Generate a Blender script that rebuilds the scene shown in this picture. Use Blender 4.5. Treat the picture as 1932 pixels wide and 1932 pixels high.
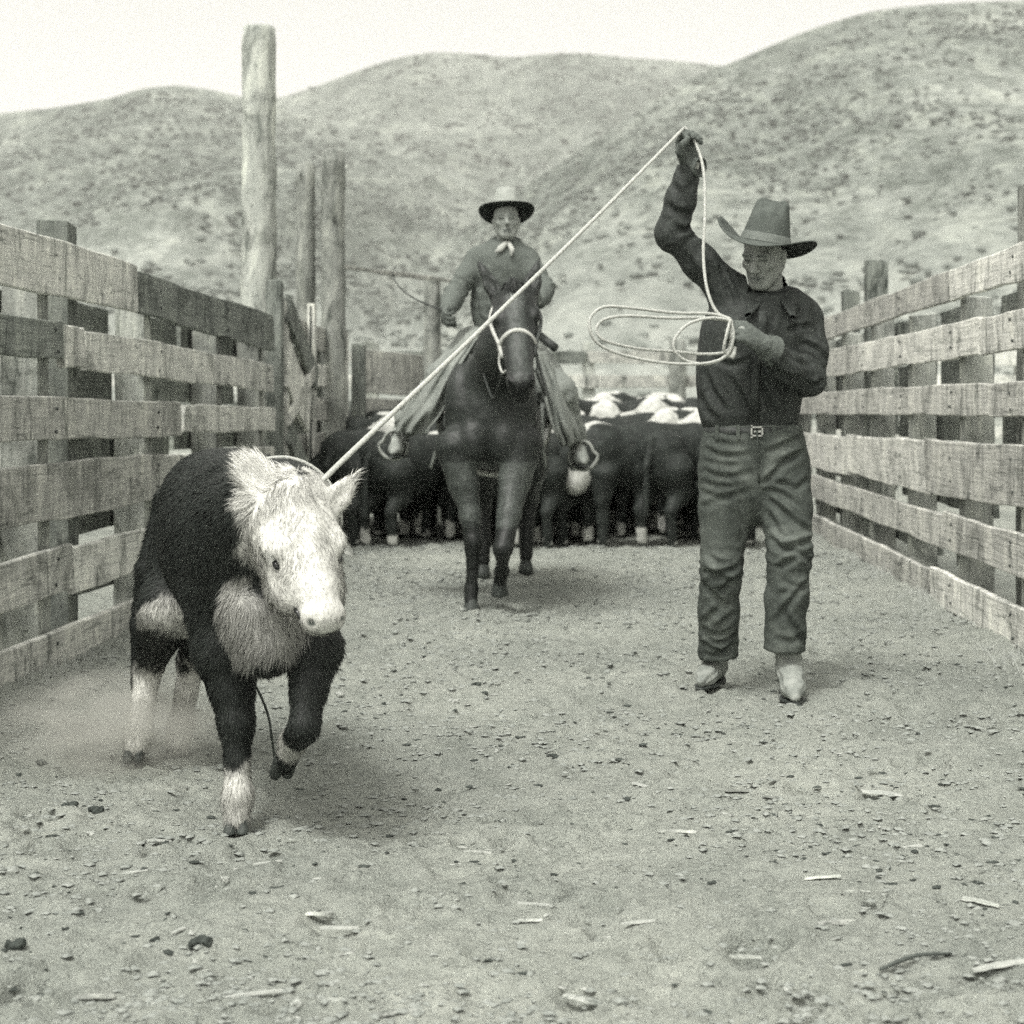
import bpy, math, random
import numpy as np
from mathutils import Vector, Matrix

for _o in list(bpy.data.objects):
    bpy.data.objects.remove(_o)
random.seed(7)
RNG = np.random.default_rng(7)
scene = bpy.context.scene
COL = scene.collection
PI = math.pi

# ------------------------------------------------------------------ camera, sky, sun, exposure
CAM_H = 1.1            # the camera is held at waist height
FPX, VPU, VPV = 3284.0, 1110.0, 765.0   # focal length and vanishing point, in 1932nds of the frame
cam_data = bpy.data.cameras.new('camera')
cam = bpy.data.objects.new('camera', cam_data)
COL.objects.link(cam)
cam.location = (0, 0, CAM_H)
cam.rotation_euler = (PI / 2, 0, 0)
cam_data.sensor_width = 36
cam_data.lens = 36 * FPX / 1932
cam_data.shift_x = -(VPU - 966) / 1932
cam_data.shift_y = -(966 - VPV) / 1932
cam_data.clip_start = 0.05
cam_data.clip_end = 20000
cam_data.dof.use_dof = True
cam_data.dof.focus_distance = 5.0
cam_data.dof.aperture_fstop = 4.4
scene.camera = cam

SUN_EL, SUN_AZ = math.radians(62), math.radians(206)   # azimuth of the sun, clockwise from +Y
world = bpy.data.worlds.new('World')
scene.world = world
world.use_nodes = True
_nt = world.node_tree
_bg = _nt.nodes['Background']
_sky = _nt.nodes.new('ShaderNodeTexSky')
_sky.sky_type = 'NISHITA'
_sky.sun_disc = False
_sky.sun_elevation = SUN_EL
_sky.sun_rotation = SUN_AZ
_sky.air_density = 1.0
_sky.dust_density = 3.5
_sky.ozone_density = 1.0
_bw = _nt.nodes.new('ShaderNodeRGBToBW')          # black-and-white print on warm paper
_tint = _nt.nodes.new('ShaderNodeMixRGB')
_tint.blend_type = 'MULTIPLY'
_tint.inputs[0].default_value = 1
_tint.inputs[2].default_value = (1.02, 1.0, 0.94, 1)
_nt.links.new(_sky.outputs[0], _bw.inputs[0])
_nt.links.new(_bw.outputs[0], _tint.inputs[1])
_nt.links.new(_tint.outputs[0], _bg.inputs[0])
_bg.inputs[1].default_value = 0.15

sun_data = bpy.data.lights.new('sun', 'SUN')
sun_data.energy = 1.0
sun_data.angle = math.radians(14)
sun_data.color = (1.0, 0.985, 0.945)
sun = bpy.data.objects.new('sun', sun_data)
COL.objects.link(sun)
_d = Vector((math.sin(SUN_AZ) * math.cos(SUN_EL), math.cos(SUN_AZ) * math.cos(SUN_EL), math.sin(SUN_EL)))
sun.rotation_euler = _d.to_track_quat('Z', 'Y').to_euler()

scene.view_settings.view_transform = 'Standard'
scene.view_settings.look = 'None'
scene.view_settings.exposure = 1.25
scene.view_settings.gamma = 1
scene.render.engine = 'CYCLES'
scene.cycles.use_denoising = False
scene.cycles.max_bounces = 4
scene.cycles.diffuse_bounces = 2
scene.cycles.glossy_bounces = 2
scene.cycles.transparent_max_bounces = 4
scene.cycles.use_adaptive_sampling = True
scene.cycles.adaptive_threshold = 0.034
scene.cycles.adaptive_min_samples = 32
scene.cycles.volume_bounces = 1
scene.cycles.caustics_reflective = False
scene.cycles.caustics_refractive = False


# ------------------------------------------------------------------ helpers: points, tones, noise
def W(u, v, Y):
    """The point at distance Y that shows at (u, v) of a 1932-wide print."""
    return np.array([(u - VPU) / FPX * Y, Y, CAM_H - (v - VPV) / FPX * Y])


def tone(a):
    """An albedo of the print's own tint: greenish in the darks, warm in the lights."""
    t = min(1.0, max(0.0, a / 0.6)) ** 0.5
    r = 0.81 + (1.0 - 0.81) * t
    b = 0.89 + (0.935 - 0.89) * t
    return (a * r, a * 1.0, a * b, 1.0)


def _hash(ix, iy, iz, seed):
    h = (ix * 374761393 + iy * 668265263 + iz * 2147483647 + seed * 974634221) & 0xFFFFFFFF
    h = ((h ^ (h >> 13)) * 1274126177) & 0xFFFFFFFF
    return ((h ^ (h >> 16)) & 0xFFFFFF) / float(0xFFFFFF)


def vnoise(p, seed=0):
    """Value noise in 0..1 at points p (n x 3)."""
    i = np.floor(p).astype(np.int64)
    f = p - i
    f = f * f * (3 - 2 * f)
    out = 0
    for dx in (0, 1):
        wx = f[:, 0] if dx else 1 - f[:, 0]
        for dy in (0, 1):
            wy = f[:, 1] if dy else 1 - f[:, 1]
            for dz in (0, 1):
                wz = f[:, 2] if dz else 1 - f[:, 2]
                out = out + wx * wy * wz * _hash(i[:, 0] + dx, i[:, 1] + dy, i[:, 2] + dz, seed)
    return out


def fbm(p, octaves=4, seed=0, gain=0.5):
    s, a, tot = 0, 1.0, 0
    for o in range(octaves):
        s = s + a * vnoise(p * (2.03 ** o) + 17.3 * o, seed + o)
        tot += a
        a *= gain
    return s / tot


def xyz(x, y, z=0.0):
    x, y = np.asarray(x, float), np.asarray(y, float)
    return np.stack([x, y, np.zeros_like(x) + z], -1)


# ------------------------------------------------------------------ helpers: meshes and objects
def raw_mesh(name, verts, faces, smooth=True):
    """verts n x 3, faces: an m x 4 / m x 3 array or a list of tuples."""
    me = bpy.data.meshes.new(name)
    if isinstance(faces, np.ndarray):
        n, m = len(verts), len(faces)
        k = faces.shape[1]
        me.vertices.add(n)
        me.vertices.foreach_set('co', np.asarray(verts, np.float32).ravel())
        me.loops.add(m * k)
        me.loops.foreach_set('vertex_index', faces.astype(np.int32).ravel())
        me.polygons.add(m)
        me.polygons.foreach_set('loop_start', np.arange(0, m * k, k, dtype=np.int32))
        me.update(calc_edges=True)
        me.validate()
    else:
        me.from_pydata([tuple(map(float, v)) for v in verts], [], [tuple(f) for f in faces])
        me.update()
    if smooth:
        me.polygons.foreach_set('use_smooth', np.ones(len(me.polygons), bool))
    return me


def set_col(me, cols, name='Col'):
    a = me.color_attributes.new(name, 'FLOAT_COLOR', 'POINT')
    c = np.ones((len(me.vertices), 4), np.float32)
    cols = np.asarray(cols, np.float32)
    c[:, :3] = cols[:, None] if cols.ndim == 1 else cols[:, :3]
    a.data.foreach_set('color', c.ravel())


def add_obj(name, me, mat=None, parent=None, loc=(0, 0, 0), rot=(0, 0, 0)):
    o = bpy.data.objects.new(name, me)
    COL.objects.link(o)
    if mat is not None and me is not None and len(me.materials) == 0:
        me.materials.append(mat)
    o.location = loc
    o.rotation_euler = rot
    if parent is not None:
        o.parent = parent
    return o


def empty(name, loc=(0, 0, 0), rotz=0.0):
    o = bpy.data.objects.new(name, None)
    COL.objects.link(o)
    o.location = loc
    o.rotation_euler = (0, 0, rotz)
    o.empty_display_size = 0.2
    return o


def tag(o, label=None, cat=None, group=None, kind=None):
    if label:
        o['label'] = label
    if cat:
        o['category'] = cat
    if group:
        o['group'] = group
    if kind:
        o['kind'] = kind
    return o


def wobj(name, verts, faces, mat, parent=None, smooth=True):
    """A mesh given in world coordinates, hung under a parent that is only translated."""
    verts = np.asarray(verts, float)
    if parent is not None:
        off = np.zeros(3)
        p = parent
        while p is not None:
            off += np.array(p.location)
            p = p.parent
        return add_obj(name, raw_mesh(name, verts - off, faces, smooth), mat, parent)
    base = np.array([(verts[:, 0].min() + verts[:, 0].max()) / 2, (verts[:, 1].min() + verts[:, 1].max()) / 2, verts[:, 2].min()])
    return add_obj(name, raw_mesh(name, verts - base, faces, smooth), mat, None, tuple(base))


class MB:
    """Collects simple shapes into one mesh."""
    def __init__(self):
        self.v, self.f = [], []

    def add(self, v, f):
        o = len(self.v)
        self.v.extend([tuple(map(float, q)) for q in v])
        self.f.extend([tuple(i + o for i in q) for q in f])

    def tube(self, pts, rad, seg=8, cap=True, flat=None):
        pts = [np.asarray(p, float) for p in pts]
        n = len(pts)
        rad = [rad] * n if np.isscalar(rad) else list(rad)
        ref = None
        v = []
        for i in range(n):
            t = pts[min(i + 1, n - 1)] - pts[max(i - 1, 0)]
            t = t / (np.linalg.norm(t) + 1e-12)
            if ref is None:
                ref = np.array([0, 0, 1.0]) if abs(t[2]) < 0.9 else np.array([1.0, 0, 0])
                if flat is not None:
                    ref = np.asarray(flat[0], float)
            a = ref - t * ref.dot(t)
            a /= np.linalg.norm(a) + 1e-12
            ref = a
            b = np.cross(t, a)
            for k in range(seg):
                th = 2 * PI * k / seg
                fa = flat[1] if flat is not None else 1.0
                v.append(pts[i] + rad[i] * (fa * math.cos(th) * a + math.sin(th) * b))
        f = []
        for i in range(n - 1):
            for k in range(seg):
                k2 = (k + 1) % seg
                f.append((i * seg + k, i * seg + k2, (i + 1) * seg + k2, (i + 1) * seg + k))
        if cap:
            f.append(tuple(range(seg))[::-1])
            f.append(tuple((n - 1) * seg + k for k in range(seg)))
        self.add(v, f)
        return self

    def box(self, c, s, R=None):
        c, s = np.asarray(c, float), np.asarray(s, float) / 2
        R = np.eye(3) if R is None else np.asarray(R)
        v = [c + R @ (np.array([x, y, z]) * s) for x in (-1, 1) for y in (-1, 1) for z in (-1, 1)]
        f = [(0, 1, 3, 2), (4, 6, 7, 5), (0, 4, 5, 1), (2, 3, 7, 6), (0, 2, 6, 4), (1, 5, 7, 3)]
        self.add(v, f)
        return self

    def build(self, name, mat, parent=None, smooth=True):
        return wobj(name, np.array(self.v), self.f, mat, parent, smooth)


def spline(pts, n=40):
    """Catmull-Rom through the points."""
    P = [np.asarray(p, float) for p in pts]
    P = [2 * P[0] - P[1]] + P + [2 * P[-1] - P[-2]]
    segs = len(P) - 3
    out = []
    for q in range(n + 1):
        t = q / n * segs
        i = min(int(t), segs - 1)
        t -= i
        a, b, c, d = P[i:i + 4]
        out.append(0.5 * (2 * b + (c - a) * t + (2 * a - 5 * b + 4 * c - d) * t * t + (3 * b - a - 3 * c + d) * t ** 3))
    return out


# ------------------------------------------------------------------ helpers: solid modelling (distance field -> one smooth skin)
class Field:
    def __init__(self, lo, hi, h):
        self.lo, self.h = np.asarray(lo, float), h
        n = np.ceil((np.asarray(hi, float) - self.lo) / h).astype(int) + 1
        self.ax = [self.lo[i] + h * np.arange(n[i]) for i in range(3)]
        self.D = np.full(n, 9.0, np.float32)

    def slab(self, lo, hi):
        sl, ax = [], []
        for i in range(3):
            a = max(0, int((lo[i] - self.lo[i]) / self.h))
            b = min(self.D.shape[i], int((hi[i] - self.lo[i]) / self.h) + 2)
            sl.append(slice(a, max(a, b)))
            ax.append(self.ax[i][a:max(a, b)])
        P = np.stack(np.meshgrid(*ax, indexing='ij'), -1).astype(np.float32)
        return tuple(sl), P

    def mix(self, sl, d, k, op):
        D = self.D[sl]
        k = max(k, 1e-4)
        if op == 'add':
            w = np.maximum(k - np.abs(D - d), 0) / k
            self.D[sl] = np.minimum(D, d) - w * w * k * 0.25
        else:
            w = np.maximum(k - np.abs(D + d), 0) / k
            self.D[sl] = np.maximum(D, -d) + w * w * k * 0.25

    def cone(self, a, b, ra, rb, k=0.02, flat=None, op='add'):
        a, b = np.asarray(a, float), np.asarray(b, float)
        m = max(ra, rb) + k + 3 * self.h
        sl, P = self.slab(np.minimum(a, b) - m, np.maximum(a, b) + m)
        if P.size == 0:
            return self
        q = P - a.astype(np.float32)
        ab = (b - a).astype(np.float32)
        sc = 1.0
        if flat is not None:                      # squash the section along a direction
            nrm = np.asarray(flat[0], float)
            nrm = (nrm / np.linalg.norm(nrm)).astype(np.float32)
            f = flat[1]
            q = q + (q @ nrm)[..., None] * nrm * (f - 1)
            ab = ab + (ab @ nrm) * nrm * (f - 1)
            sc = 1.0 / (0.5 + 0.5 * f)
        L = float(ab @ ab) + 1e-9
        t = np.clip((q @ ab) / L, 0, 1)
        d = (np.sqrt(((q - t[..., None] * ab) ** 2).sum(-1)) - (ra + (rb - ra) * t)) * sc
        self.mix(sl, d, k, op)
        return self

    def chain(self, pts, rad, k=0.02, flat=None):
        for i in range(len(pts) - 1):
            self.cone(pts[i], pts[i + 1], rad[i], rad[i + 1], k, flat)
        return self

    def ell(self, c, r, R=None, k=0.02, op='add'):
        c, r = np.asarray(c, float), np.asarray(r, float)
        m = r.max() + k + 3 * self.h
        sl, P = self.slab(c - m, c + m)
        if P.size == 0:
            return self
        q = P - c.astype(np.float32)
        if R is not None:
            q = q @ np.asarray(R, np.float32).T   # rows of R: the local axes
        r = r.astype(np.float32)
        k0 = np.sqrt(((q / r) ** 2).sum(-1)) + 1e-6
        k1 = np.sqrt(((q / (r * r)) ** 2).sum(-1)) + 1e-6
        self.mix(sl, np.where(k0 < 0.05, -float(r.min()), k0 * (k0 - 1) / k1), k, op)
        return self

    def cut(self, p0, n, lo=None, hi=None):
        """Keep only the side that n points away from, inside the box lo..hi."""
        n = np.asarray(n, float)
        n = n / np.linalg.norm(n)
        lo = self.lo if lo is None else lo
        hi = np.array([a[-1] for a in self.ax]) if hi is None else hi
        sl, P = self.slab(lo, hi)
        if P.size:
            d = (P - np.asarray(p0, np.float32)) @ n.astype(np.float32)
            self.D[sl] = np.maximum(self.D[sl], d)
        return self

    def skin(self, smooth=2):
        D = self.D
        S = D < 0
        nx, ny, nz = D.shape
        cnt = np.zeros((nx - 1, ny - 1, nz - 1), np.int8)
        cor = [(i, j, k) for i in (0, 1) for j in (0, 1) for k in (0, 1)]
        for (i, j, k) in cor:
            cnt += S[i:nx - 1 + i, j:ny - 1 + j, k:nz - 1 + k]
        act = (cnt > 0) & (cnt < 8)
        ijk = np.argwhere(act)
        idx = np.full(act.shape, -1, np.int64)
        idx[act] = np.arange(len(ijk))
        acc = np.zeros((len(ijk), 3))
        num = np.zeros(len(ijk))
        for a in cor:
            for ax in range(3):
                if a[ax]:
                    continue
                b = list(a)
                b[ax] = 1
                va = D[ijk[:, 0] + a[0], ijk[:, 1] + a[1], ijk[:, 2] + a[2]]
                vb = D[ijk[:, 0] + b[0], ijk[:, 1] + b[1], ijk[:, 2] + b[2]]
                m = (va < 0) != (vb < 0)
                t = np.where(m, va / np.where(va == vb, 1, va - vb), 0)
                p = np.tile(np.array(a, float), (len(ijk), 1))
                p[:, ax] += t
                acc[m] += p[m]
                num[m] += 1
        V = self.lo + self.h * (ijk + acc / np.maximum(num, 1)[:, None])
        F = []
        for ax in range(3):
            o1, o2 = (ax + 1) % 3, (ax + 2) % 3
            s0 = [slice(None)] * 3
            s1 = [slice(None)] * 3
            s0[ax], s1[ax] = slice(0, -1), slice(1, None)
            ch = S[tuple(s0)] != S[tuple(s1)]
            e = np.argwhere(ch)
            e = e[(e[:, o1] > 0) & (e[:, o2] > 0) & (e[:, o1] < D.shape[o1] - 1) & (e[:, o2] < D.shape[o2] - 1)]
            q = []
            for (d1, d2) in ((-1, -1), (0, -1), (0, 0), (-1, 0)):
                c = e.copy()
                c[:, o1] += d1
                c[:, o2] += d2
                q.append(idx[c[:, 0], c[:, 1], c[:, 2]])
            q = np.stack(q, 1)
            inside = S[e[:, 0], e[:, 1], e[:, 2]]
            q[~inside] = q[~inside][:, ::-1]
            F.append(q)
        F = np.concatenate(F)
        F = F[(F >= 0).all(1)]
        for _ in range(smooth):
            V = relax(V, F)
        return V, F


def relax(V, F, lam=0.5):
    s = np.zeros_like(V)
    c = np.zeros(len(V))
    for a, b in ((0, 1), (1, 2), (2, 3), (3, 0)):
        for i in range(3):
            s[:, i] += np.bincount(F[:, a], V[F[:, b], i], len(V)) + np.bincount(F[:, b], V[F[:, a], i], len(V))
        c += np.bincount(F[:, a], minlength=len(V)) + np.bincount(F[:, b], minlength=len(V))
    return V + lam * (s / np.maximum(c, 1)[:, None] - V)


def vnormals(V, F):
    n = np.cross(V[F[:, 2]] - V[F[:, 0]], V[F[:, 3]] - V[F[:, 1]])
    N = np.zeros_like(V)
    for k in range(4):
        for i in range(3):
            N[:, i] += np.bincount(F[:, k], n[:, i], len(V))
    return N / (np.linalg.norm(N, axis=1, keepdims=True) + 1e-12)


def frame(z, x):
    """Rows: x', y', z' with z' along z and x' near x."""
    z = np.asarray(z, float) / np.linalg.norm(z)
    x = np.asarray(x, float) - z * np.dot(x, z)
    x /= np.linalg.norm(x)
    return np.stack([x, np.cross(z, x), z])


def unit(v):
    v = np.asarray(v, float)
    return v / np.linalg.norm(v)


def sstep(a, b, x):
    t = np.clip((x - a) / (b - a), 0, 1)
    return t * t * (3 - 2 * t)


def blades(P, N, Dr, L, width, cols, name, mat, parent, bend=0.25):
    """Hair: one tapered strip of two bends for each root P, along direction Dr."""
    n = len(P)
    side = np.cross(Dr, N + 0.55 * RNG.normal(size=(n, 3)))     # strips lie face out
    side *= np.where((np.cross(side, Dr) * N).sum(1, keepdims=True) < 0, -1.0, 1.0)
    side /= np.linalg.norm(side, axis=1, keepdims=True) + 1e-9
    L = np.asarray(L)[:, None]
    w = (np.asarray(width) * np.ones(n))[:, None]
    droop = np.array([0, 0, -1.0]) * bend * L
    m = P + Dr * L * 0.55 + droop * 0.25
    t = P + Dr * L + droop
    V = np.stack([P - side * w / 2, P + side * w / 2, m - side * w * 0.36, m + side * w * 0.36, t], 1).reshape(-1, 3)
    b = np.arange(n) * 5
    T = np.concatenate([np.stack([b, b + 1, b + 3], 1), np.stack([b, b + 3, b + 2], 1), np.stack([b + 2, b + 3, b + 4], 1)])
    o = wobj(name, V, T, mat, parent)
    set_col(o.data, np.repeat(cols, 5, axis=0))
    nn = 0.85 * N + 0.25 * Dr + 0.15 * RNG.normal(size=(n, 3))
    nn /= np.linalg.norm(nn, axis=1, keepdims=True) + 1e-9
    o.data.normals_split_custom_set_from_vertices(np.repeat(nn, 5, axis=0).astype(np.float32))
    return o


def sample_skin(V, F, n, weight=None):
    """n random points on the skin: (points, normals of the nearest corner, corner index)."""
    N = vnormals(V, F)
    ar = np.linalg.norm(np.cross(V[F[:, 2]] - V[F[:, 0]], V[F[:, 3]] - V[F[:, 1]]), axis=1)
    if weight is not None:
        ar = ar * weight[F[:, 0]]
    f = RNG.choice(len(F), n, p=ar / ar.sum())
    a, b = RNG.random(n)[:, None], RNG.random(n)[:, None]
    q = F[f]
    P = (V[q[:, 0]] * (1 - a) + V[q[:, 1]] * a) * (1 - b) + (V[q[:, 3]] * (1 - a) + V[q[:, 2]] * a) * b
    return P, N[q[:, 0]], q[:, 0]


# ------------------------------------------------------------------ helpers: materials
class Nodes:
    def __init__(self, name):
        self.m = bpy.data.materials.new(name)
        self.m.use_nodes = True
        self.t = self.m.node_tree
        self.b = self.t.nodes['Principled BSDF']

    def n(self, typ, **kw):
        x = self.t.nodes.new('ShaderNode' + typ)
        for k, v in kw.items():
            setattr(x, k, v)
        return x

    def link(self, a, b):
        self.t.links.new(a, b)

    def val(self, sock, v):
        if hasattr(v, 'is_output'):
            self.link(v, sock)
        else:
            sock.default_value = v

    def noise(self, vec, scale, detail=4, rough=0.6, distort=0.0):
        x = self.n('TexNoise')
        self.link(vec, x.inputs['Vector'])
        x.inputs['Scale'].default_value = scale
        x.inputs['Detail'].default_value = detail
        x.inputs['Roughness'].default_value = rough
        x.inputs['Distortion'].default_value = distort
        return x.outputs['Fac']

    def ramp(self, fac, stops):
        x = self.n('ValToRGB')
        el = x.color_ramp.elements
        while len(el) < len(stops):
            el.new(0.5)
        for e, (p, c) in zip(el, stops):
            e.position = p
            e.color = tone(c) if np.isscalar(c) else c
        self.link(fac, x.inputs[0])
        return x.outputs[0]

    def mix(self, fac, a, b, blend='MIX'):
        x = self.n('MixRGB', blend_type=blend)
        for s, v in zip(x.inputs, (fac, a, b)):
            self.val(s, v)
        return x.outputs[0]

    def math(self, op, a, b=0.0):
        x = self.n('Math', operation=op)
        self.val(x.inputs[0], a)
        self.val(x.inputs[1], b)
        return x.outputs[0]

    def mapping(self, vec, scale=(1, 1, 1), rot=(0, 0, 0)):
        x = self.n('Mapping')
        self.link(vec, x.inputs['Vector'])
        x.inputs['Scale'].default_value = scale
        x.inputs['Rotation'].default_value = rot
        return x.outputs[0]

    def coord(self, which='Object'):
        return self.n('TexCoord').outputs[which]

    def out(self, col, rough=0.9, bump=None, strength=0.3, dist=0.01, spec=0.25):
        self.val(self.b.inputs['Base Color'], col)
        self.val(self.b.inputs['Roughness'], rough)
        self.b.inputs['Specular IOR Level'].default_value = spec
        if bump is not None:
            x = self.n('Bump')
            x.inputs['Strength'].default_value = strength
            x.inputs['Distance'].default_value = dist
            self.link(bump, x.inputs['Height'])
            self.link(x.outputs[0], self.b.inputs['Normal'])
        return self.m


def plain(name, lo, hi, scale=20, rough=0.85, bump=0.25, spec=0.25, dist=0.004, stretch=(1, 1, 1)):
    k = Nodes(name)
    v = k.mapping(k.coord(), stretch)
    f = k.noise(v, scale, 5, 0.62)
    return k.out(k.ramp(f, [(0.3, lo), (0.7, hi)]), rough, f, bump, dist, spec)


def coat(name, rough=0.7, spec=0.25, amount=0.35, scale=60, bump=0.3):
    """Coloured by the markings stored on the skin."""
    k = Nodes(name)
    a = k.n('Attribute', attribute_name='Col').outputs['Color']
    f = k.noise(k.coord(), scale, 4, 0.6)
    g = k.ramp(f, [(0.25, (1 - amount,) * 3 + (1,)), (0.75, (1 + amount * 0.6,) * 3 + (1,))])
    return k.out(k.mix(1.0, a, g, 'MULTIPLY'), rough, f, bump, 0.006, spec)

# ------------------------------------------------------------------ ground
def footprints():
    r = np.random.default_rng(3)
    n = 640
    return r.uniform(-2.3, 2.1, n), 2.4 + 12 * r.random(n) ** 1.3, r.uniform(0.03, 0.07, n), r.uniform(0.010, 0.030, n), r.uniform(0, PI, n)


def ground_z(x, y):
    p = xyz(x, y)
    z = 0.050 * (fbm(p * 0.8, 3, 5) - 0.5) + 0.046 * (fbm(p * 3.6, 4, 9, 0.6) - 0.5)
    rd = np.abs(fbm(p * np.array([6.0, 9.0, 1]), 3, 23) - 0.5)
    z = z + 0.017 * (0.10 - np.minimum(rd, 0.10)) / 0.10
    z = z + 0.010 * (vnoise(p * 30, 31) - 0.5) + 0.006 * (vnoise(p * 62, 37) - 0.5)
    fade = np.clip(1.3 - np.abs(y - 6) / 40, 0.2, 1)
    z = z * fade
    # a little bank of loose dirt and dung along the foot of the fences
    z = z + 0.05 * np.exp(-((x + 2.25) / 0.28) ** 2) * (0.4 + fbm(p * 2, 2, 3)) * (y < 30) + 0.05 * np.exp(-((x - 1.95) / 0.25) ** 2) * (0.4 + fbm(p * 2, 2, 4)) * (y < 30)
    return z


def axis(fine_lo, fine_hi, step, far_lo, far_hi, grow=1.22):
    a = list(np.arange(fine_lo, fine_hi + 1e-6, step))
    s = step
    while a[-1] < far_hi:
        s *= grow
        a.append(a[-1] + s)
    s = step
    b = []
    x = fine_lo
    while x > far_lo:
        s *= grow
        x -= s
        b.append(x)
    return np.array(b[::-1] + a)


gx = axis(-2.7, 2.3, 0.0125, -1500, 1500)
gy = [2.5]
while gy[-1] < 12:
    gy.append(gy[-1] + 0.0105 * (gy[-1] / 3.0) ** 1.15)
st = gy[-1] - gy[-2]
while gy[-1] < 2500:
    st *= 1.12
    gy.append(gy[-1] + st)
gy = np.array([-400, -120, -40, -14, -5, -1, 1, 2] + gy)
GX, GY = np.meshgrid(gx, gy, indexing='ij')
gxx, gyy = GX.ravel(), GY.ravel()
GZ = ground_z(gxx, gyy)
fx, fy, fr, fd, fa = footprints()
near = np.where((np.abs(gxx) < 3) & (gyy > 2) & (gyy < 15))[0]
nxn, nyn = gxx[near], gyy[near]
dz = np.zeros(len(near))
for x0, y0, r0, d0, a0 in zip(fx, fy, fr, fd, fa):
    m = np.where((np.abs(nxn - x0) < 0.2) & (np.abs(nyn - y0) < 0.2))[0]
    ca, sa = math.cos(a0), math.sin(a0)
    q = np.sqrt((((nxn[m] - x0) * ca + (nyn[m] - y0) * sa) / 1.5) ** 2 + (-(nxn[m] - x0) * sa + (nyn[m] - y0) * ca) ** 2) / r0
    dz[m] += -d0 * np.exp(-q ** 4) + 0.55 * d0 * np.exp(-((q - 1.25) / 0.28) ** 2)
GZ[near] += dz
ni, nj = len(gx), len(gy)
ii, jj = np.meshgrid(np.arange(ni - 1), np.arange(nj - 1), indexing='ij')
b = (ii * nj + jj).ravel()
gf = np.stack([b, b + nj, b + nj + 1, b + 1], 1)


def ground_mat():
    k = Nodes('trampled_dirt')
    c = k.coord('Object')
    big = k.noise(c, 0.55, 4, 0.6)
    mid = k.noise(c, 4.2, 4, 0.66, 0.6)
    fine = k.noise(c, 46, 4, 0.72)
    tiny = k.noise(c, 230, 1, 0.7)
    grain = k.mix(0.5, fine, tiny)
    col = k.ramp(mid, [(0.25, 0.235), (0.5, 0.295), (0.75, 0.34)])
    col = k.mix(0.85, col, k.ramp(big, [(0.32, (0.70, 0.71, 0.70, 1)), (0.68, (1.16, 1.15, 1.12, 1))]), 'MULTIPLY')
    col = k.mix(0.9, col, k.ramp(grain, [(0.34, (0.50, 0.51, 0.50, 1)), (0.47, (1.0, 1.0, 1.0, 1)), (0.66, (1.28, 1.27, 1.24, 1))]), 'MULTIPLY')
    h = k.math('ADD', k.math('MULTIPLY', fine, 0.7), k.math('MULTIPLY', tiny, 0.35))
    return k.out(col, 0.95, h, 0.9, 0.022, 0.1)


ground = add_obj('ground', raw_mesh('ground', np.stack([gxx, gyy, GZ], 1), gf), ground_mat())
tag(ground, 'trampled pale dirt floor of the branding alley', kind='structure')


def gz1(x, y):
    return float(ground_z(np.array([x]), np.array([y]))[0])


# ------------------------------------------------------------------ hills
def hill_mat():
    k = Nodes('sagebrush_slope')
    c = k.coord('Object')
    s = k.mapping(c, (1.0, 0.45, 1.2), (0, 0, 0.5))
    a = k.noise(s, 0.02, 5, 0.66, 0.8)
    bb = k.noise(s, 0.12, 5, 0.72, 0.5)
    sp = k.noise(c, 0.42, 3, 0.75)
    col = k.ramp(a, [(0.34, 0.15), (0.5, 0.205), (0.66, 0.28)])
    col = k.mix(0.95, col, k.ramp(bb, [(0.36, (0.55, 0.57, 0.55, 1)), (0.5, (0.95, 0.95, 0.95, 1)), (0.64, (1.25, 1.24, 1.2, 1))]), 'MULTIPLY')
    col = k.mix(0.9, col, k.ramp(sp, [(0.38, (0.52, 0.54, 0.52, 1)), (0.52, (1.0, 1.0, 1.0, 1)), (0.64, (1.18, 1.18, 1.16, 1))]), 'MULTIPLY')
    z = k.n('SeparateXYZ')
    k.link(c, z.inputs[0])
    low = k.ramp(k.math('MULTIPLY', k.math('ADD', z.outputs[2], k.math('MULTIPLY', a, -14.0)), 0.035), [(0.0, (1, 1, 1, 1)), (1.0, (0, 0, 0, 1))])
    grass = k.ramp(bb, [(0.32, 0.18), (0.5, 0.30), (0.7, 0.40)])
    col = k.mix(k.math('MULTIPLY', low, 0.7), col, grass)
    return k.out(col, 0.95, bb, 0.5, 3.0, 0.0)


HILL = hill_mat()
SHRUB = plain('sage_leaf', 0.125, 0.20, 3, 0.9, 0.2)


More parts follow.
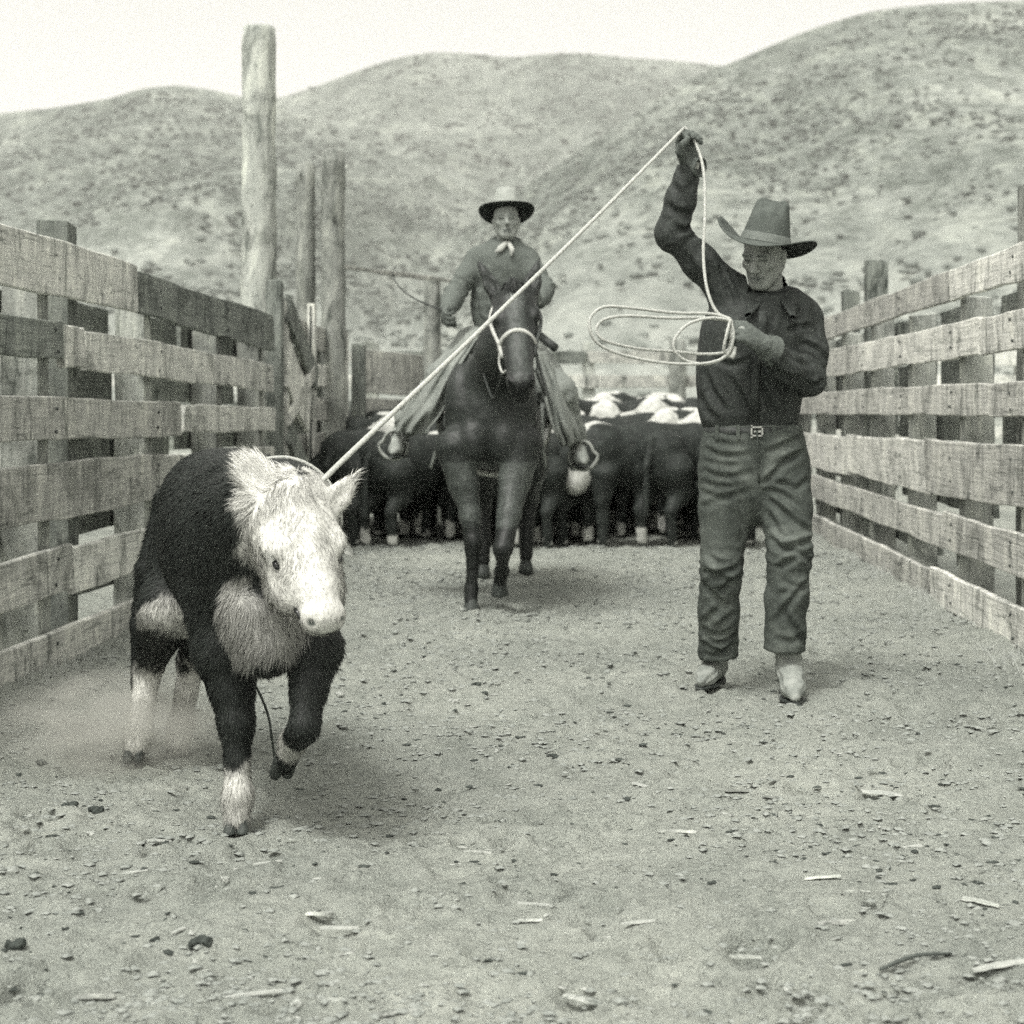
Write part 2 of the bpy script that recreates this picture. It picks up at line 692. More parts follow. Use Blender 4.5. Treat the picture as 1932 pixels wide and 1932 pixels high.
def ridge(name, label, crest, y_foot, y_top, seed, rough, power):
    """A ridge whose crest line runs through the given (bearing, height above eye) points."""
    cu = np.array([c[0] for c in crest], float)
    cv = np.array([c[1] for c in crest], float)
    U = np.linspace(cu[0], cu[-1], 260)
    T = np.concatenate([np.linspace(0, 1, 110), np.linspace(1.02, 1.7, 22)])
    tb = (U - VPU) / FPX
    slope = (VPV - np.interp(U, cu, cv)) / FPX
    k = np.exp(-np.linspace(-2, 2, 9) ** 2)
    slope = np.convolve(np.pad(slope, 4, 'edge'), k / k.sum(), 'valid')
    UU, TT = np.meshgrid(np.arange(len(U)), T, indexing='ij')
    Y = y_foot + (y_top - y_foot) * TT
    top = slope[UU] * y_top + CAM_H
    prof = np.where(TT <= 1, TT ** power, 1 - (TT - 1) * 1.1)
    X = tb[UU] * Y
    P = xyz(X.ravel(), Y.ravel())
    n1 = 1 - np.abs(2 * fbm(P * np.array([1 / 70.0, 1 / 160.0, 1]) + seed, 4, seed) - 1)
    n2 = fbm(P / 22.0, 4, seed + 5) - 0.5
    amp = (np.sin(np.clip(TT, 0, 1) * PI) ** 0.8).ravel()
    Z = (top * prof).ravel() - rough * amp * (n1 - 0.55) * 1.6 + rough * 0.34 * n2 * (0.3 + amp)
    Z = np.maximum(Z, -0.5) - 0.6 * (TT.ravel() < 0.001)
    V = np.stack([X.ravel(), Y.ravel(), Z], 1)
    nt = len(T)
    i, j = np.meshgrid(np.arange(len(U) - 1), np.arange(nt - 1), indexing='ij')
    q = (i * nt + j).ravel()
    o = add_obj(name, raw_mesh(name, V, np.stack([q, q + nt, q + nt + 1, q + 1], 1)), HILL)
    tag(o, label, kind='structure')
    return V.reshape(len(U), nt, 3)


h_far = ridge('far_hill', 'long double-topped sagebrush ridge at the back',
              [(-900, 330), (300, 250), (450, 196), (525, 186), (600, 163), (700, 125), (760, 106), (830, 97), (900, 101), (960, 107), (1040, 103), (1100, 98), (1180, 110), (1330, 121), (1450, 135), (1700, 150), (2300, 190), (3300, 260)],
              330, 900, 11, 22, 1.25)
h_left = ridge('left_hill', 'rounded hill with gullies at the left',
               [(-1500, 330), (-600, 275), (-200, 245), (0, 214), (120, 201), (200, 189), (270, 168), (330, 160), (390, 168), (450, 181), (520, 200), (600, 228), (700, 270), (820, 328), (950, 398), (1100, 485), (1300, 610), (1500, 720), (1650, 764)],
               150, 560, 23, 17, 1.2)
h_right = ridge('right_hill', 'broad brushy slope rising to the right',
                [(480, 764), (600, 640), (700, 545), (830, 465), (960, 372), (1081, 292), (1200, 212), (1300, 146), (1396, 112), (1500, 68), (1560, 47), (1640, 22), (1700, 14), (1800, 8), (1932, 0), (2200, -40), (2800, -20), (3600, 60)],
                130, 430, 37, 13, 1.2)


def shrubs(name, label, grid, n, smin, smax, seed, tmax):
    """Low brush on one hill, tens of hundreds of small clumps."""
    r = np.random.default_rng(seed)
    nu, nt, _ = grid.shape
    a = r.integers(0, nu - 1, n * 3)
    bq = (r.random(n * 3) ** 0.8 * tmax).astype(int)
    P = grid[a, bq] + r.normal(size=(n * 3, 3)) * np.array([1.0, 2.0, 0])
    dens = fbm(P * np.array([1 / 45.0, 1 / 80.0, 1 / 30.0]), 3, seed)
    keep = np.where(r.random(n * 3) < sstep(0.34, 0.62, dens) + 0.14)[0][:n]
    P = P[keep]
    P = P[(P[:, 2] > 6) | (r.random(len(P)) < 0.25)]
    phi = (1 + 5 ** 0.5) / 2
    ico = np.array([(-1, phi, 0), (1, phi, 0), (-1, -phi, 0), (1, -phi, 0), (0, -1, phi), (0, 1, phi), (0, -1, -phi), (0, 1, -phi), (phi, 0, -1), (phi, 0, 1), (-phi, 0, -1), (-phi, 0, 1)]) / 1.9
    tri = np.array([(0, 11, 5), (0, 5, 1), (0, 1, 7), (0, 7, 10), (0, 10, 11), (1, 5, 9), (5, 11, 4), (11, 10, 2), (10, 7, 6), (7, 1, 8), (3, 9, 4), (3, 4, 2), (3, 2, 6), (3, 6, 8), (3, 8, 9), (4, 9, 5), (2, 4, 11), (6, 2, 10), (8, 6, 7), (9, 8, 1)])
    m = len(P)
    s = r.uniform(smin, smax, (m, 1, 1)) * np.stack([r.uniform(0.8, 1.5, (m, 1)), r.uniform(0.8, 1.5, (m, 1)), r.uniform(0.5, 0.9, (m, 1))], -1)
    V = ico[None] * s * r.uniform(0.72, 1.25, (m, 12, 1)) + P[:, None] + np.array([0, 0, 0.2])
    T = (tri[None] + 12 * np.arange(m)[:, None, None]).reshape(-1, 3)
    o = wobj(name, V.reshape(-1, 3), T, SHRUB)
    tag(o, label, 'brush', kind='stuff')


shrubs('sagebrush', 'scattered grey brush on the hill at the left', h_left, 12000, 0.3, 0.95, 1, 108)
shrubs('sagebrush', 'scattered grey brush on the long ridge behind', h_far, 12000, 0.5, 1.5, 2, 109)
shrubs('sagebrush', 'scattered grey brush on the slope at the right', h_right, 15000, 0.22, 0.75, 3, 109)


# ------------------------------------------------------------------ timber
def wood_mat(name, lo, mid, hi, rough_grain=1.0, pole=False):
    k = Nodes(name)
    c = k.coord('Object')
    rnd = k.n('ObjectInfo').outputs['Random']
    off = k.n('CombineXYZ')
    for q in range(3):
        k.link(k.math('MULTIPLY', rnd, 40.0 + 13 * q), off.inputs[q])
    va = k.n('VectorMath', operation='ADD')
    k.link(c, va.inputs[0])
    k.link(off.outputs[0], va.inputs[1])
    p = va.outputs[0]
    gs, rs = ((1.1, 6, 22), (8.0, 3, 1.6)) if not pole else ((0.9, 9, 9), (0.8, 3, 3))
    grain = k.noise(k.mapping(p, gs), 2.6, 4, 0.62, 0.4)                 # along the board
    run = k.noise(k.mapping(p, rs), 1.5, 5, 0.72, 1.4)                   # rain and mud runs down the board
    blot = k.noise(p, 3.0, 5, 0.66, 1.0)
    fine = k.noise(p, 55, 3, 0.7)
    col = k.ramp(grain, [(0.25, lo), (0.5, mid), (0.75, hi)])
    col = k.mix(0.9, col, k.ramp(run, [(0.34, (0.24, 0.26, 0.25, 1)), (0.44, (0.86, 0.86, 0.86, 1)), (0.52, (1.0, 1.0, 1.0, 1)), (0.66, (1.36, 1.35, 1.32, 1))]), 'MULTIPLY')
    col = k.mix(0.8, col, k.ramp(blot, [(0.36, (0.50, 0.51, 0.50, 1)), (0.50, (1.0, 1.0, 1.0, 1)), (0.68, (1.25, 1.25, 1.22, 1))]), 'MULTIPLY')
    col = k.mix(0.35, col, k.ramp(fine, [(0.34, (0.62, 0.63, 0.62, 1)), (0.55, (1.08, 1.08, 1.08, 1))]), 'MULTIPLY')
    crack = k.noise(k.mapping(p, (0.35, 4, 8) if not pole else (0.5, 6, 6)), 2.2, 2, 0.5, 0.1)   # drying checks along the grain
    cd_ = k.math('ABSOLUTE', k.math('SUBTRACT', crack, 0.5))
    col = k.mix(0.6, col, k.ramp(cd_, [(0.003, (0.22, 0.24, 0.23, 1)), (0.009, (1, 1, 1, 1))]), 'MULTIPLY')
    if pole:                                                             # knots
        vo = k.n('TexVoronoi')
        k.link(k.mapping(p, (1.5, 5, 5)), vo.inputs['Vector'])
        vo.inputs['Scale'].default_value = 1.6
        col = k.mix(0.9, col, k.ramp(vo.outputs['Distance'], [(0.06, (0.30, 0.31, 0.30, 1)), (0.16, (1, 1, 1, 1))]), 'MULTIPLY')
    v = k.math('ADD', k.math('MULTIPLY', rnd, 0.55), 0.72)
    cc = k.n('CombineXYZ')
    for q in range(3):
        k.link(v, cc.inputs[q])
    col = k.mix(1.0, col, cc.outputs[0], 'MULTIPLY')
    return k.out(col, 0.9, k.math('ADD', grain, k.math('MULTIPLY', fine, 0.5)), 0.6 * rough_grain, 0.009, 0.12)


WOOD = wood_mat('weathered_board', 0.42, 0.52, 0.58)
WOOD_PALE = wood_mat('bleached_board', 0.48, 0.60, 0.68)
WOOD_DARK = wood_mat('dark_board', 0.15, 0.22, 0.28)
WOOD_POST = wood_mat('peeled_post', 0.26, 0.35, 0.42, 1.5, True)
IRON = plain('old_iron', 0.03, 0.07, 40, 0.6, 0.2, 0.4)
DIRTY = plain('dry_mud', 0.16, 0.24, 20)


def board_mesh(L, z00, z01, z10, z11, th, seed, n=22, ragged=0.015):
    """A plank along local x, its bottom/top at each end given; edges waver a little."""
    r = random.Random(seed)
    v, f = [], []
    ph = [r.uniform(0, 6) for _ in range(6)]
    bow = r.uniform(-0.012, 0.012)
    e0, e1 = r.uniform(-0.02, 0.02), r.uniform(-0.02, 0.02)
    for i in range(n + 1):
        t = i / n
        x = (t - 0.5) * L
        zb = z00 + (z10 - z00) * t + ragged * 0.5 * (math.sin(ph[0] + 3 * t * L) * 0.5 + math.sin(ph[1] + 8 * t * L) * 0.3 + r.uniform(-0.4, 0.4))
        zt = z01 + (z11 - z01) * t + ragged * 0.5 * (math.sin(ph[2] + 2.6 * t * L) * 0.5 + math.sin(ph[3] + 7 * t * L) * 0.3 + r.uniform(-0.4, 0.4))
        y = bow * math.sin(PI * t) + 0.004 * math.sin(ph[4] + 3 * t * L)
        sx = e0 * (i == 0) + e1 * (i == n)
        bv = 0.005
        for (yy, zz, xo) in ((-th / 2 + bv, zb, -sx), (th / 2 - bv, zb, -sx), (th / 2, zb + bv, -sx), (th / 2, zt - bv, sx), (th / 2 - bv, zt, sx), (-th / 2 + bv, zt, sx), (-th / 2, zt - bv, sx), (-th / 2, zb + bv, -sx)):
            v.append((x + xo, y + yy, zz))
    for i in range(n):
        for k in range(8):
            k2 = (k + 1) % 8
            f.append((i * 8 + k, (i + 1) * 8 + k, (i + 1) * 8 + k2, i * 8 + k2))
    f.append(tuple(range(8)))
    f.append(tuple(n * 8 + k for k in range(8))[::-1])
    return raw_mesh('board', v, f, smooth=False)


SEED = [100]


def plank(parent, name, x, y0, y1, a, b, th=0.03, mat=None, ragged=0.015):
    """A plank of a fence that runs along Y at x: (bottom, top) at y0 and at y1."""
    SEED[0] += 1
    zc = (a[0] + a[1]) / 2
    me = board_mesh(y1 - y0, a[0] - zc, a[1] - zc, b[0] - zc, b[1] - zc, th, SEED[0], ragged=ragged)
    pl = np.array(parent.location)
    return add_obj(name, me, mat or WOOD, parent, (x - pl[0], (y0 + y1) / 2 - pl[1], zc - pl[2]), (0, 0, PI / 2))


def post(parent, x, y, ztop, r, mat=None, name='post', square=False, z0=-0.05, seed=0, lean=(0, 0), n=10):
    rr = random.Random(seed * 31 + int(x * 100) + int(y * 1000))
    seg = 4 if square else 12
    v, f = [], []
    for i in range(n + 1):
        t = i / n
        z = z0 + (ztop - z0) * t
        for k in range(seg):
            th = 2 * PI * (k + 0.5 * square) / seg
            rad = r * (1.414 * 0.9 if square else 1) * (1.06 - 0.12 * t) * (1 + rr.uniform(-0.035, 0.035) * (1 + (not square)))
            v.append((rad * math.cos(th) + lean[0] * t, rad * math.sin(th) + lean[1] * t, z + (rr.uniform(-0.012, 0.012) if i == n else 0)))
    # worn top
    top = len(v)
    for k in range(seg):
        q = v[n * seg + k]
        v.append((lean[0] + (q[0] - lean[0]) * 0.8, lean[1] + (q[1] - lean[1]) * 0.8, q[2] + r * 0.10))
    for i in range(n):
        for k in range(seg):
            k2 = (k + 1) % seg
            f.append((i * seg + k, i * seg + k2, (i + 1) * seg + k2, (i + 1) * seg + k))
    for k in range(seg):
        k2 = (k + 1) % seg
        f.append((n * seg + k, n * seg + k2, top + k2, top + k))
    f.append(tuple(top + k for k in range(seg)))
    me = raw_mesh(name, v, f, smooth=not square)
    pl = np.array(parent.location) if parent is not None else np.zeros(3)
    return add_obj(name, me, mat or WOOD_POST, parent, (x - pl[0], y - pl[1], -pl[2]))


# wood materials use local x along the grain; posts need the grain upright
def upright(mat, name):
    m = mat.copy()
    m.name = name
    t = m.node_tree
    tc = [n for n in t.nodes if n.type == 'TEX_COORD'][0]
    mp = t.nodes.new('ShaderNodeMapping')
    mp.inputs['Rotation'].default_value = (0, PI / 2, 0)
    for l in list(t.links):
        if l.from_node == tc:
            s = l.to_socket
            t.links.new(mp.outputs[0], s)
    t.links.new(tc.outputs['Object'], mp.inputs['Vector'])
    return m


POSTM = upright(WOOD_POST, 'post_wood')
POSTD = upright(wood_mat('grey_post', 0.15, 0.21, 0.27, 1.5, True), 'post_wood_dark')

GATEM = upright(wood_mat('gate_wood', 0.40, 0.50, 0.58, 1.2, True), 'gate_stile_wood')

# left fence
LX = -2.2
fl = empty('board_fence', (LX, 4.2, 0))
tag(fl, 'weathered plank fence behind the running calf', 'fence', 'corral fences along the alley')
rows = [
    (4.2, 8.44, (1.548, 1.775), (1.552, 1.785)), (8.45, 12.12, (1.55, 1.75), (1.476, 1.73)),
    (4.2, 7.24, (1.288, 1.449), (1.288, 1.449)), (7.26, 7.56, (1.262, 1.44), (1.262, 1.44)), (7.59, 12.08, (1.255, 1.43), (1.196, 1.384)),
    (4.2, 9.36, (0.991, 1.157), (0.934, 1.117)), (9.42, 12.12, (0.955, 1.105), (0.92, 1.085)),
    (4.2, 8.98, (0.654, 0.874), (0.616, 0.857)), (9.0, 12.1, (0.61, 0.84), (0.595, 0.82)),
    (4.2, 7.37, (0.331, 0.511), (0.32, 0.514)), (7.40, 12.12, (0.30, 0.50), (0.26, 0.455)),
    (4.2, 8.6, (0.03, 0.21), (-0.03, 0.16)), (8.62, 12.12, (-0.03, 0.17), (-0.03, 0.15)),
]
rows_l = rows
for q in rows:
    dark = q[0] in (8.45,) or (q[0] == 4.2 and q[2][0] == 1.288)
    plank(fl, 'board', LX, q[0], q[1], q[2], q[3], mat=WOOD_DARK if dark else WOOD, th=0.032)
for y in (5.2, 7.15, 8.85, 10.55, 11.9):
    post(fl, LX - 0.115, y, 1.70 + 0.04 * math.sin(y * 9), 0.085, POSTM, square=True, seed=1)
post(fl, LX - 0.14, 7.66, 1.90, 0.08, POSTD, square=True, seed=2)
post(fl, LX - 0.02, 12.28, 1.97, 0.07, POSTD, square=True, seed=3)
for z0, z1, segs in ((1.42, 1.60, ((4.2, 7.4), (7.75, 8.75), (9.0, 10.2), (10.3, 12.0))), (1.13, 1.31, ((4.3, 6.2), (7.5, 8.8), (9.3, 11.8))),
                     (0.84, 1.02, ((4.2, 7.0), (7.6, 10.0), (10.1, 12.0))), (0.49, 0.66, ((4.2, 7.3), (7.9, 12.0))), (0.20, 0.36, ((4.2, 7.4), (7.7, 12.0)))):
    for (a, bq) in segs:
        plank(fl, 'board', LX - 0.225, a, bq, (z0, z1), (z0 - 0.02, z1 - 0.02), mat=WOOD_DARK)  # back boards in darker wood: shade behind the front boards painted in

# right fence
RX = 1.88
fr_ = empty('board_fence', (RX, 5.5, 0))
tag(fr_, 'pale plank fence on the side of the standing roper', 'fence', 'corral fences along the alley')
rows = [
    (5.5, 9.0, (1.637, 1.795), (1.64, 1.80)), (9.02, 16.5, (1.645, 1.797), (1.60, 1.79)),
    (5.5, 8.3, (1.354, 1.516), (1.345, 1.52)), (8.32, 12.0, (1.345, 1.52), (1.33, 1.525)), (12.03, 16.5, (1.325, 1.525), (1.31, 1.53)),
    (5.5, 8.12, (1.058, 1.21), (1.05, 1.205)), (8.14, 12.5, (1.052, 1.205), (1.035, 1.214)), (12.52, 16.5, (1.035, 1.21), (1.02, 1.20)),
    (5.5, 9.63, (0.71, 0.935), (0.607, 0.915)), (9.65, 12.58, (0.612, 0.905), (0.62, 0.885)), (12.6, 16.5, (0.59, 0.87), (0.58, 0.86)),
    (5.5, 9.16, (0.361, 0.535), (0.352, 0.545)), (9.18, 16.5, (0.345, 0.522), (0.325, 0.515)),
    (5.5, 9.5, (0.045, 0.226), (0.03, 0.22)), (9.52, 16.5, (0.02, 0.205), (-0.02, 0.19)),
]
for q in rows:
    plank(fr_, 'board', RX, q[0], q[1], q[2], q[3], th=0.032, mat=WOOD_PALE)
for y in (6.2, 7.65, 8.95, 10.4, 11.8, 13.1, 14.6, 16.2):
    post(fr_, RX + 0.115, y, 1.66 + 0.05 * math.sin(y * 7), 0.08, POSTM, square=True, seed=4)
post(fr_, RX + 0.26, 8.22, 2.14, 0.105, POSTM, square=True, seed=5)
post(fr_, RX + 0.17, 12.4, 2.13, 0.085, POSTD, square=True, seed=6)
post(fr_, RX + 0.17, 13.6, 1.99, 0.075, POSTD, square=True, seed=7)
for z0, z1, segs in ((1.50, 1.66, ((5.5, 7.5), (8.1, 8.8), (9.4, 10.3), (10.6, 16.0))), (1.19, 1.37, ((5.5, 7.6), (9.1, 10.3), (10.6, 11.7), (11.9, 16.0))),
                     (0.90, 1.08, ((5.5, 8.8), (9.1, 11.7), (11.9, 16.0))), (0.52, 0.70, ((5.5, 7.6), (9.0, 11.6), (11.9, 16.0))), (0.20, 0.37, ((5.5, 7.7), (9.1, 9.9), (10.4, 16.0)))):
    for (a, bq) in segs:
        plank(fr_, 'board', RX + 0.225, a, bq, (z0, z1), (z0 - 0.01, z1 - 0.01), mat=WOOD_DARK)  # darker wood here too, for the shade seen through the gaps

def nails(parent, x, sx, rows_, posts_):
    m = MB()
    r = random.Random(5)
    for (y0, y1, a_, b_) in rows_:
        for py in posts_:
            if y0 + 0.05 < py < y1 - 0.05:
                t = (py - y0) / (y1 - y0)
                zb, zt = a_[0] + (b_[0] - a_[0]) * t, a_[1] + (b_[1] - a_[1]) * t
                for f_ in (0.25, 0.72):
                    c_ = (x + sx * 0.016, py + r.uniform(-0.03, 0.03), zb + (zt - zb) * (f_ + r.uniform(-0.06, 0.06)))
                    m.tube([c_, (c_[0] + sx * 0.010, c_[1], c_[2])], 0.0075, 6)
    o = m.build('nails', IRON, parent)
    o['kind'] = 'stuff'


nails(fl, LX, 1, rows_l, (5.2, 7.15, 8.85, 10.55, 11.9))
nails(fr_, RX, -1, rows, (6.2, 7.65, 8.95, 10.4, 11.8, 13.1, 14.6))

# gate in the line of the left fence
gt = empty('corral_gate', (-2.2, 12.35, 0))
tag(gt, 'slatted timber gate with leaning braces past the fence end', 'gate')
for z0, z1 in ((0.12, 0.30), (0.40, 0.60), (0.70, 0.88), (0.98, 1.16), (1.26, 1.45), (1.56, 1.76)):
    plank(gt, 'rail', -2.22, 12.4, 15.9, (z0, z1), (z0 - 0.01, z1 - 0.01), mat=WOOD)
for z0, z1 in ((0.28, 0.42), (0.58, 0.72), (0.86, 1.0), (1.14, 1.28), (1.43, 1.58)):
    plank(gt, 'rail', -2.34, 13.4, 15.9, (z0, z1), (z0 - 0.01, z1 - 0.01), mat=WOOD_DARK)  # dark planks added behind the rails so the holes look dark
for y, w, zt in ((12.46, 0.10, 1.84), (13.7, 0.12, 1.90), (14.75, 0.10, 1.62), (15.55, 0.12, 1.75)):
    me = MB().box((0, 0, 0), (0.052, w, zt)).build('stile', GATEM, None, False)
    me.parent = gt
    me.location = (0.024, y - 12.35, 0)
for (ya, za, yb, zb, wd, m_) in ((12.42, 1.80, 13.75, 1.30, 0.20, WOOD_DARK), (12.42, 1.00, 13.55, 1.36, 0.10, WOOD), (12.42, 0.92, 13.55, 0.42, 0.20, WOOD_DARK), (12.44, 1.40, 13.3, 1.05, 0.34, WOOD)):
    L = math.hypot(yb - ya, zb - za)
    SEED[0] += 1
    br = add_obj('brace', board_mesh(L, -wd / 2, wd / 2, -wd / 2, wd / 2, 0.035, SEED[0], 8), m_, gt,
                 (0.055 + 0.004 * (SEED[0] % 3), (ya + yb) / 2 - 12.35, (za + zb) / 2), (0, 0, 0))
    br.rotation_euler = (0, -math.atan2(zb - za, yb - ya), PI / 2)
strap = MB().box((-2.16, 13.55, 1.25), (0.012, 0.05, 1.25)).build('strap', IRON, gt, False)

# tall gate posts
tp = post(None, -2.33, 12.32, 3.77, 0.125, POSTM, 'gate_post', n=30, seed=8)
tag(tp, 'tallest round timber post, standing at the end of the fence', 'post')
p2 = post(None, -2.16, 14.75, 3.24, 0.105, POSTM, 'gate_post', n=24, seed=9)
tag(p2, 'pale peeled pole beside the gate, second tallest', 'post')
p3 = post(None, -2.42, 14.9, 3.16, 0.085, POSTM, 'gate_post', n=24, seed=10)
tag(p3, 'slimmer grey pole between the tallest post and the pale pole', 'post')

# pen fence behind the gate, and the far fence behind the herd
pf = empty('pen_fence', (-2.1, 15.9, 0))
tag(pf, 'short plank pen fence seen past the gate, left of the rider', 'fence', 'far corral fences')


def cross(parent, x0, x1, y0, y1, a, b, mat=None, name='board', th=0.03):
    """A plank running mostly along X."""
    SEED[0] += 1
    L = math.hypot(x1 - x0, y1 - y0)
    zc = (a[0] + a[1]) / 2
    pl = np.array(parent.location)
    return add_obj(name, board_mesh(L, a[0] - zc, a[1] - zc, b[0] - zc, b[1] - zc, th, SEED[0], 10), mat or WOOD, parent,
                   ((x0 + x1) / 2 - pl[0], (y0 + y1) / 2 - pl[1], zc - pl[2]), (0, 0, math.atan2(y1 - y0, x1 - x0)))


for k, (a, bq, m_) in enumerate((((1.22, 1.62), (1.12, 1.52), WOOD), ((1.02, 1.17), (0.96, 1.10), WOOD), ((0.72, 0.90), (0.70, 0.88), WOOD_DARK), ((0.42, 0.60), (0.40, 0.58), WOOD), ((0.1, 0.3), (0.1, 0.3), WOOD_DARK))):
    cross(pf, -2.08, -0.55, 16.0, 19.0, a, bq, m_)
post(pf, -2.10, 15.92, 1.66, 0.07, POSTD, square=True, seed=11)
post(pf, -1.50, 16.7, 2.30, 0.085, POSTM, seed=12)
post(pf, -0.58, 19.05, 1.7, 0.08, POSTM, seed=13)
cross(pf, -2.16, -1.3, 14.85, 17.0, (2.27, 2.31), (2.29, 2.33), WOOD, 'rail')

ff = empty('pen_fence', (0, 24, 0))
tag(ff, 'far pale plank fence behind the cattle herd', 'fence', 'far corral fences')
for z0, z1 in ((0.25, 0.43), (0.62, 0.80), (0.98, 1.16), (1.34, 1.52), (1.68, 1.85)):
    x = -9.0
    while x < 9:
        cross(ff, x, x + 2.96, 24, 24, (z0, z1), (z0 + random.uniform(-0.03, 0.03), z1), WOOD if random.random() < 0.75 else WOOD_DARK)
        x += 3
for i in range(7):
    post(ff, -9 + 3 * i, 24.12, 1.98, 0.10, POSTM, square=True, seed=20 + i)
post(ff, 1.22, 23.9, 2.0, 0.12, POSTM, seed=41)


# ------------------------------------------------------------------ air
hz = bpy.data.materials.new('haze')
hz.use_nodes = True
for _n in list(hz.node_tree.nodes):
    if _n.type == 'BSDF_PRINCIPLED':
        hz.node_tree.nodes.remove(_n)
_pv = hz.node_tree.nodes.new('ShaderNodeVolumePrincipled')
_pv.inputs['Color'].default_value = (0.97, 0.96, 0.92, 1)
_pv.inputs['Density'].default_value = 0.00040
_pv.inputs['Anisotropy'].default_value = 0.1
hz.node_tree.links.new(_pv.outputs[0], [n for n in hz.node_tree.nodes if n.type == 'OUTPUT_MATERIAL'][0].inputs['Volume'])
haze = MB().box((0, 1050, 129), (3900, 3900, 262)).build('haze', hz, None, False)
tag(haze, 'thin dusty air over the whole valley', 'haze', kind='stuff')

# ------------------------------------------------------------------ people: shared pieces
SKIN = coat('weathered_skin', 0.55, 0.3, 0.15, 90, 0.15)
SHIRT_DARK = plain('dark_wool_shirt', 0.018, 0.050, 60, 0.7, 0.4, 0.35, 0.003)
SHIRT_GREY = plain('grey_cotton_shirt', 0.10, 0.15, 90, 0.9, 0.3, 0.15, 0.002)
FELT = plain('grey_felt', 0.080, 0.120, 28, 0.92, 0.2, 0.1, 0.002)
FELT_PALE = plain('pale_felt', 0.26, 0.36, 28, 0.92, 0.2, 0.1, 0.002)
FELT_SHADE = plain('shaded_underbrim_felt', 0.025, 0.045, 28, 0.92, 0.2, 0.1, 0.002)  # brim underside: its shade put into the felt colour
FELT_BAND = plain('felt_band', 0.12, 0.17, 60, 0.8, 0.2)
LEATHER_GLOVE = plain('dusty_glove_leather', 0.075, 0.14, 45, 0.8, 0.4, 0.25, 0.003)
LEATHER_DUSTY = plain('dusty_boot_leather', 0.17, 0.34, 16, 0.85, 0.4, 0.2, 0.003)
LEATHER_DARK = plain('dark_leather', 0.02, 0.05, 40, 0.55, 0.3, 0.4)
CHAP = plain('worn_chap_leather', 0.15, 0.28, 14, 0.75, 0.5, 0.25, 0.006, (1, 1, 0.35))
METAL = plain('bright_metal', 0.4, 0.55, 40, 0.35, 0.05, 0.6)
BONE = plain('pale_rawhide', 0.40, 0.54, 60, 0.6, 0.2, 0.3)
CLOTH_PALE = plain('pale_kerchief', 0.38, 0.5, 60, 0.9, 0.3)


def denim_mat():
    k = Nodes('worn_denim')
    c = k.coord()
    a = k.noise(c, 5.5, 5, 0.6, 0.5)
    f = k.noise(k.mapping(c, (1, 1, 0.5)), 150, 3, 0.7)
    w = k.noise(k.mapping(c, (1, 1, 3)), 26, 4, 0.6)
    col = k.ramp(a, [(0.30, 0.040), (0.5, 0.075), (0.70, 0.14)])
    col = k.mix(0.6, col, k.ramp(f, [(0.3, (0.65, 0.66, 0.65, 1)), (0.7, (1.3, 1.29, 1.26, 1))]), 'MULTIPLY')
    col = k.mix(0.4, col, k.ramp(w, [(0.3, (0.7, 0.7, 0.7, 1)), (0.7, (1.3, 1.3, 1.28, 1))]), 'MULTIPLY')
    return k.out(col, 0.88, f, 0.25, 0.002, 0.15)


DENIM = denim_mat()


def head_into(F, O, R, s=1.0):
    """Skull, jaw, nose, brow, lips, ears. R rows: side, back, up."""
    def p(x, y, z):
        return O + s * (x * R[0] + y * R[1] + z * R[2])
    e = lambda c, r, k=0.012, op='add': F.ell(p(*c), np.array(r) * s, R, k * s, op)
    n = lambda a, b, ra, rb, k=0.012, op='add': F.cone(p(*a), p(*b), ra * s, rb * s, k * s, None, op)
    e((0, 0.014, 0.035), (0.074, 0.096, 0.088))
    e((0, -0.028, -0.03), (0.060, 0.066, 0.085), 0.03)
    e((0, -0.07, -0.103), (0.027, 0.022, 0.021), 0.03)
    for q in (-1, 1):
        n((q * 0.056, 0.012, -0.048), (q * 0.02, -0.066, -0.102), 0.019, 0.014, 0.03)
        e((q * 0.046, -0.062, -0.026), (0.019, 0.018, 0.016), 0.02)
        e((q * 0.032, -0.103, -0.005), (0.020, 0.022, 0.013), 0.010, 'sub')
        e((q * 0.031, -0.080, -0.006), (0.0125, 0.0115, 0.0095), 0.004)
        e((q * 0.076, 0.012, -0.012), (0.009, 0.019, 0.031), 0.008)
        e((q * 0.0135, -0.106, -0.043), (0.010, 0.011, 0.009), 0.006)
        n((q * 0.018, -0.096, -0.048), (q * 0.032, -0.084, -0.078), 0.003, 0.003, 0.012, 'sub')
    n((-0.042, -0.084, 0.014), (0.042, -0.084, 0.014), 0.013, 0.013, 0.012)
    n((0, -0.090, 0.008), (0, -0.122, -0.035), 0.0085, 0.0145, 0.010)
    n((-0.021, -0.092, -0.066), (0.021, -0.092, -0.066), 0.006, 0.006, 0.006)
    n((-0.018, -0.093, -0.081), (0.018, -0.093, -0.081), 0.0075, 0.0075, 0.006)
    n((-0.025, -0.104, -0.0735), (0.025, -0.104, -0.0735), 0.006, 0.006, 0.004, 'sub')
    return p


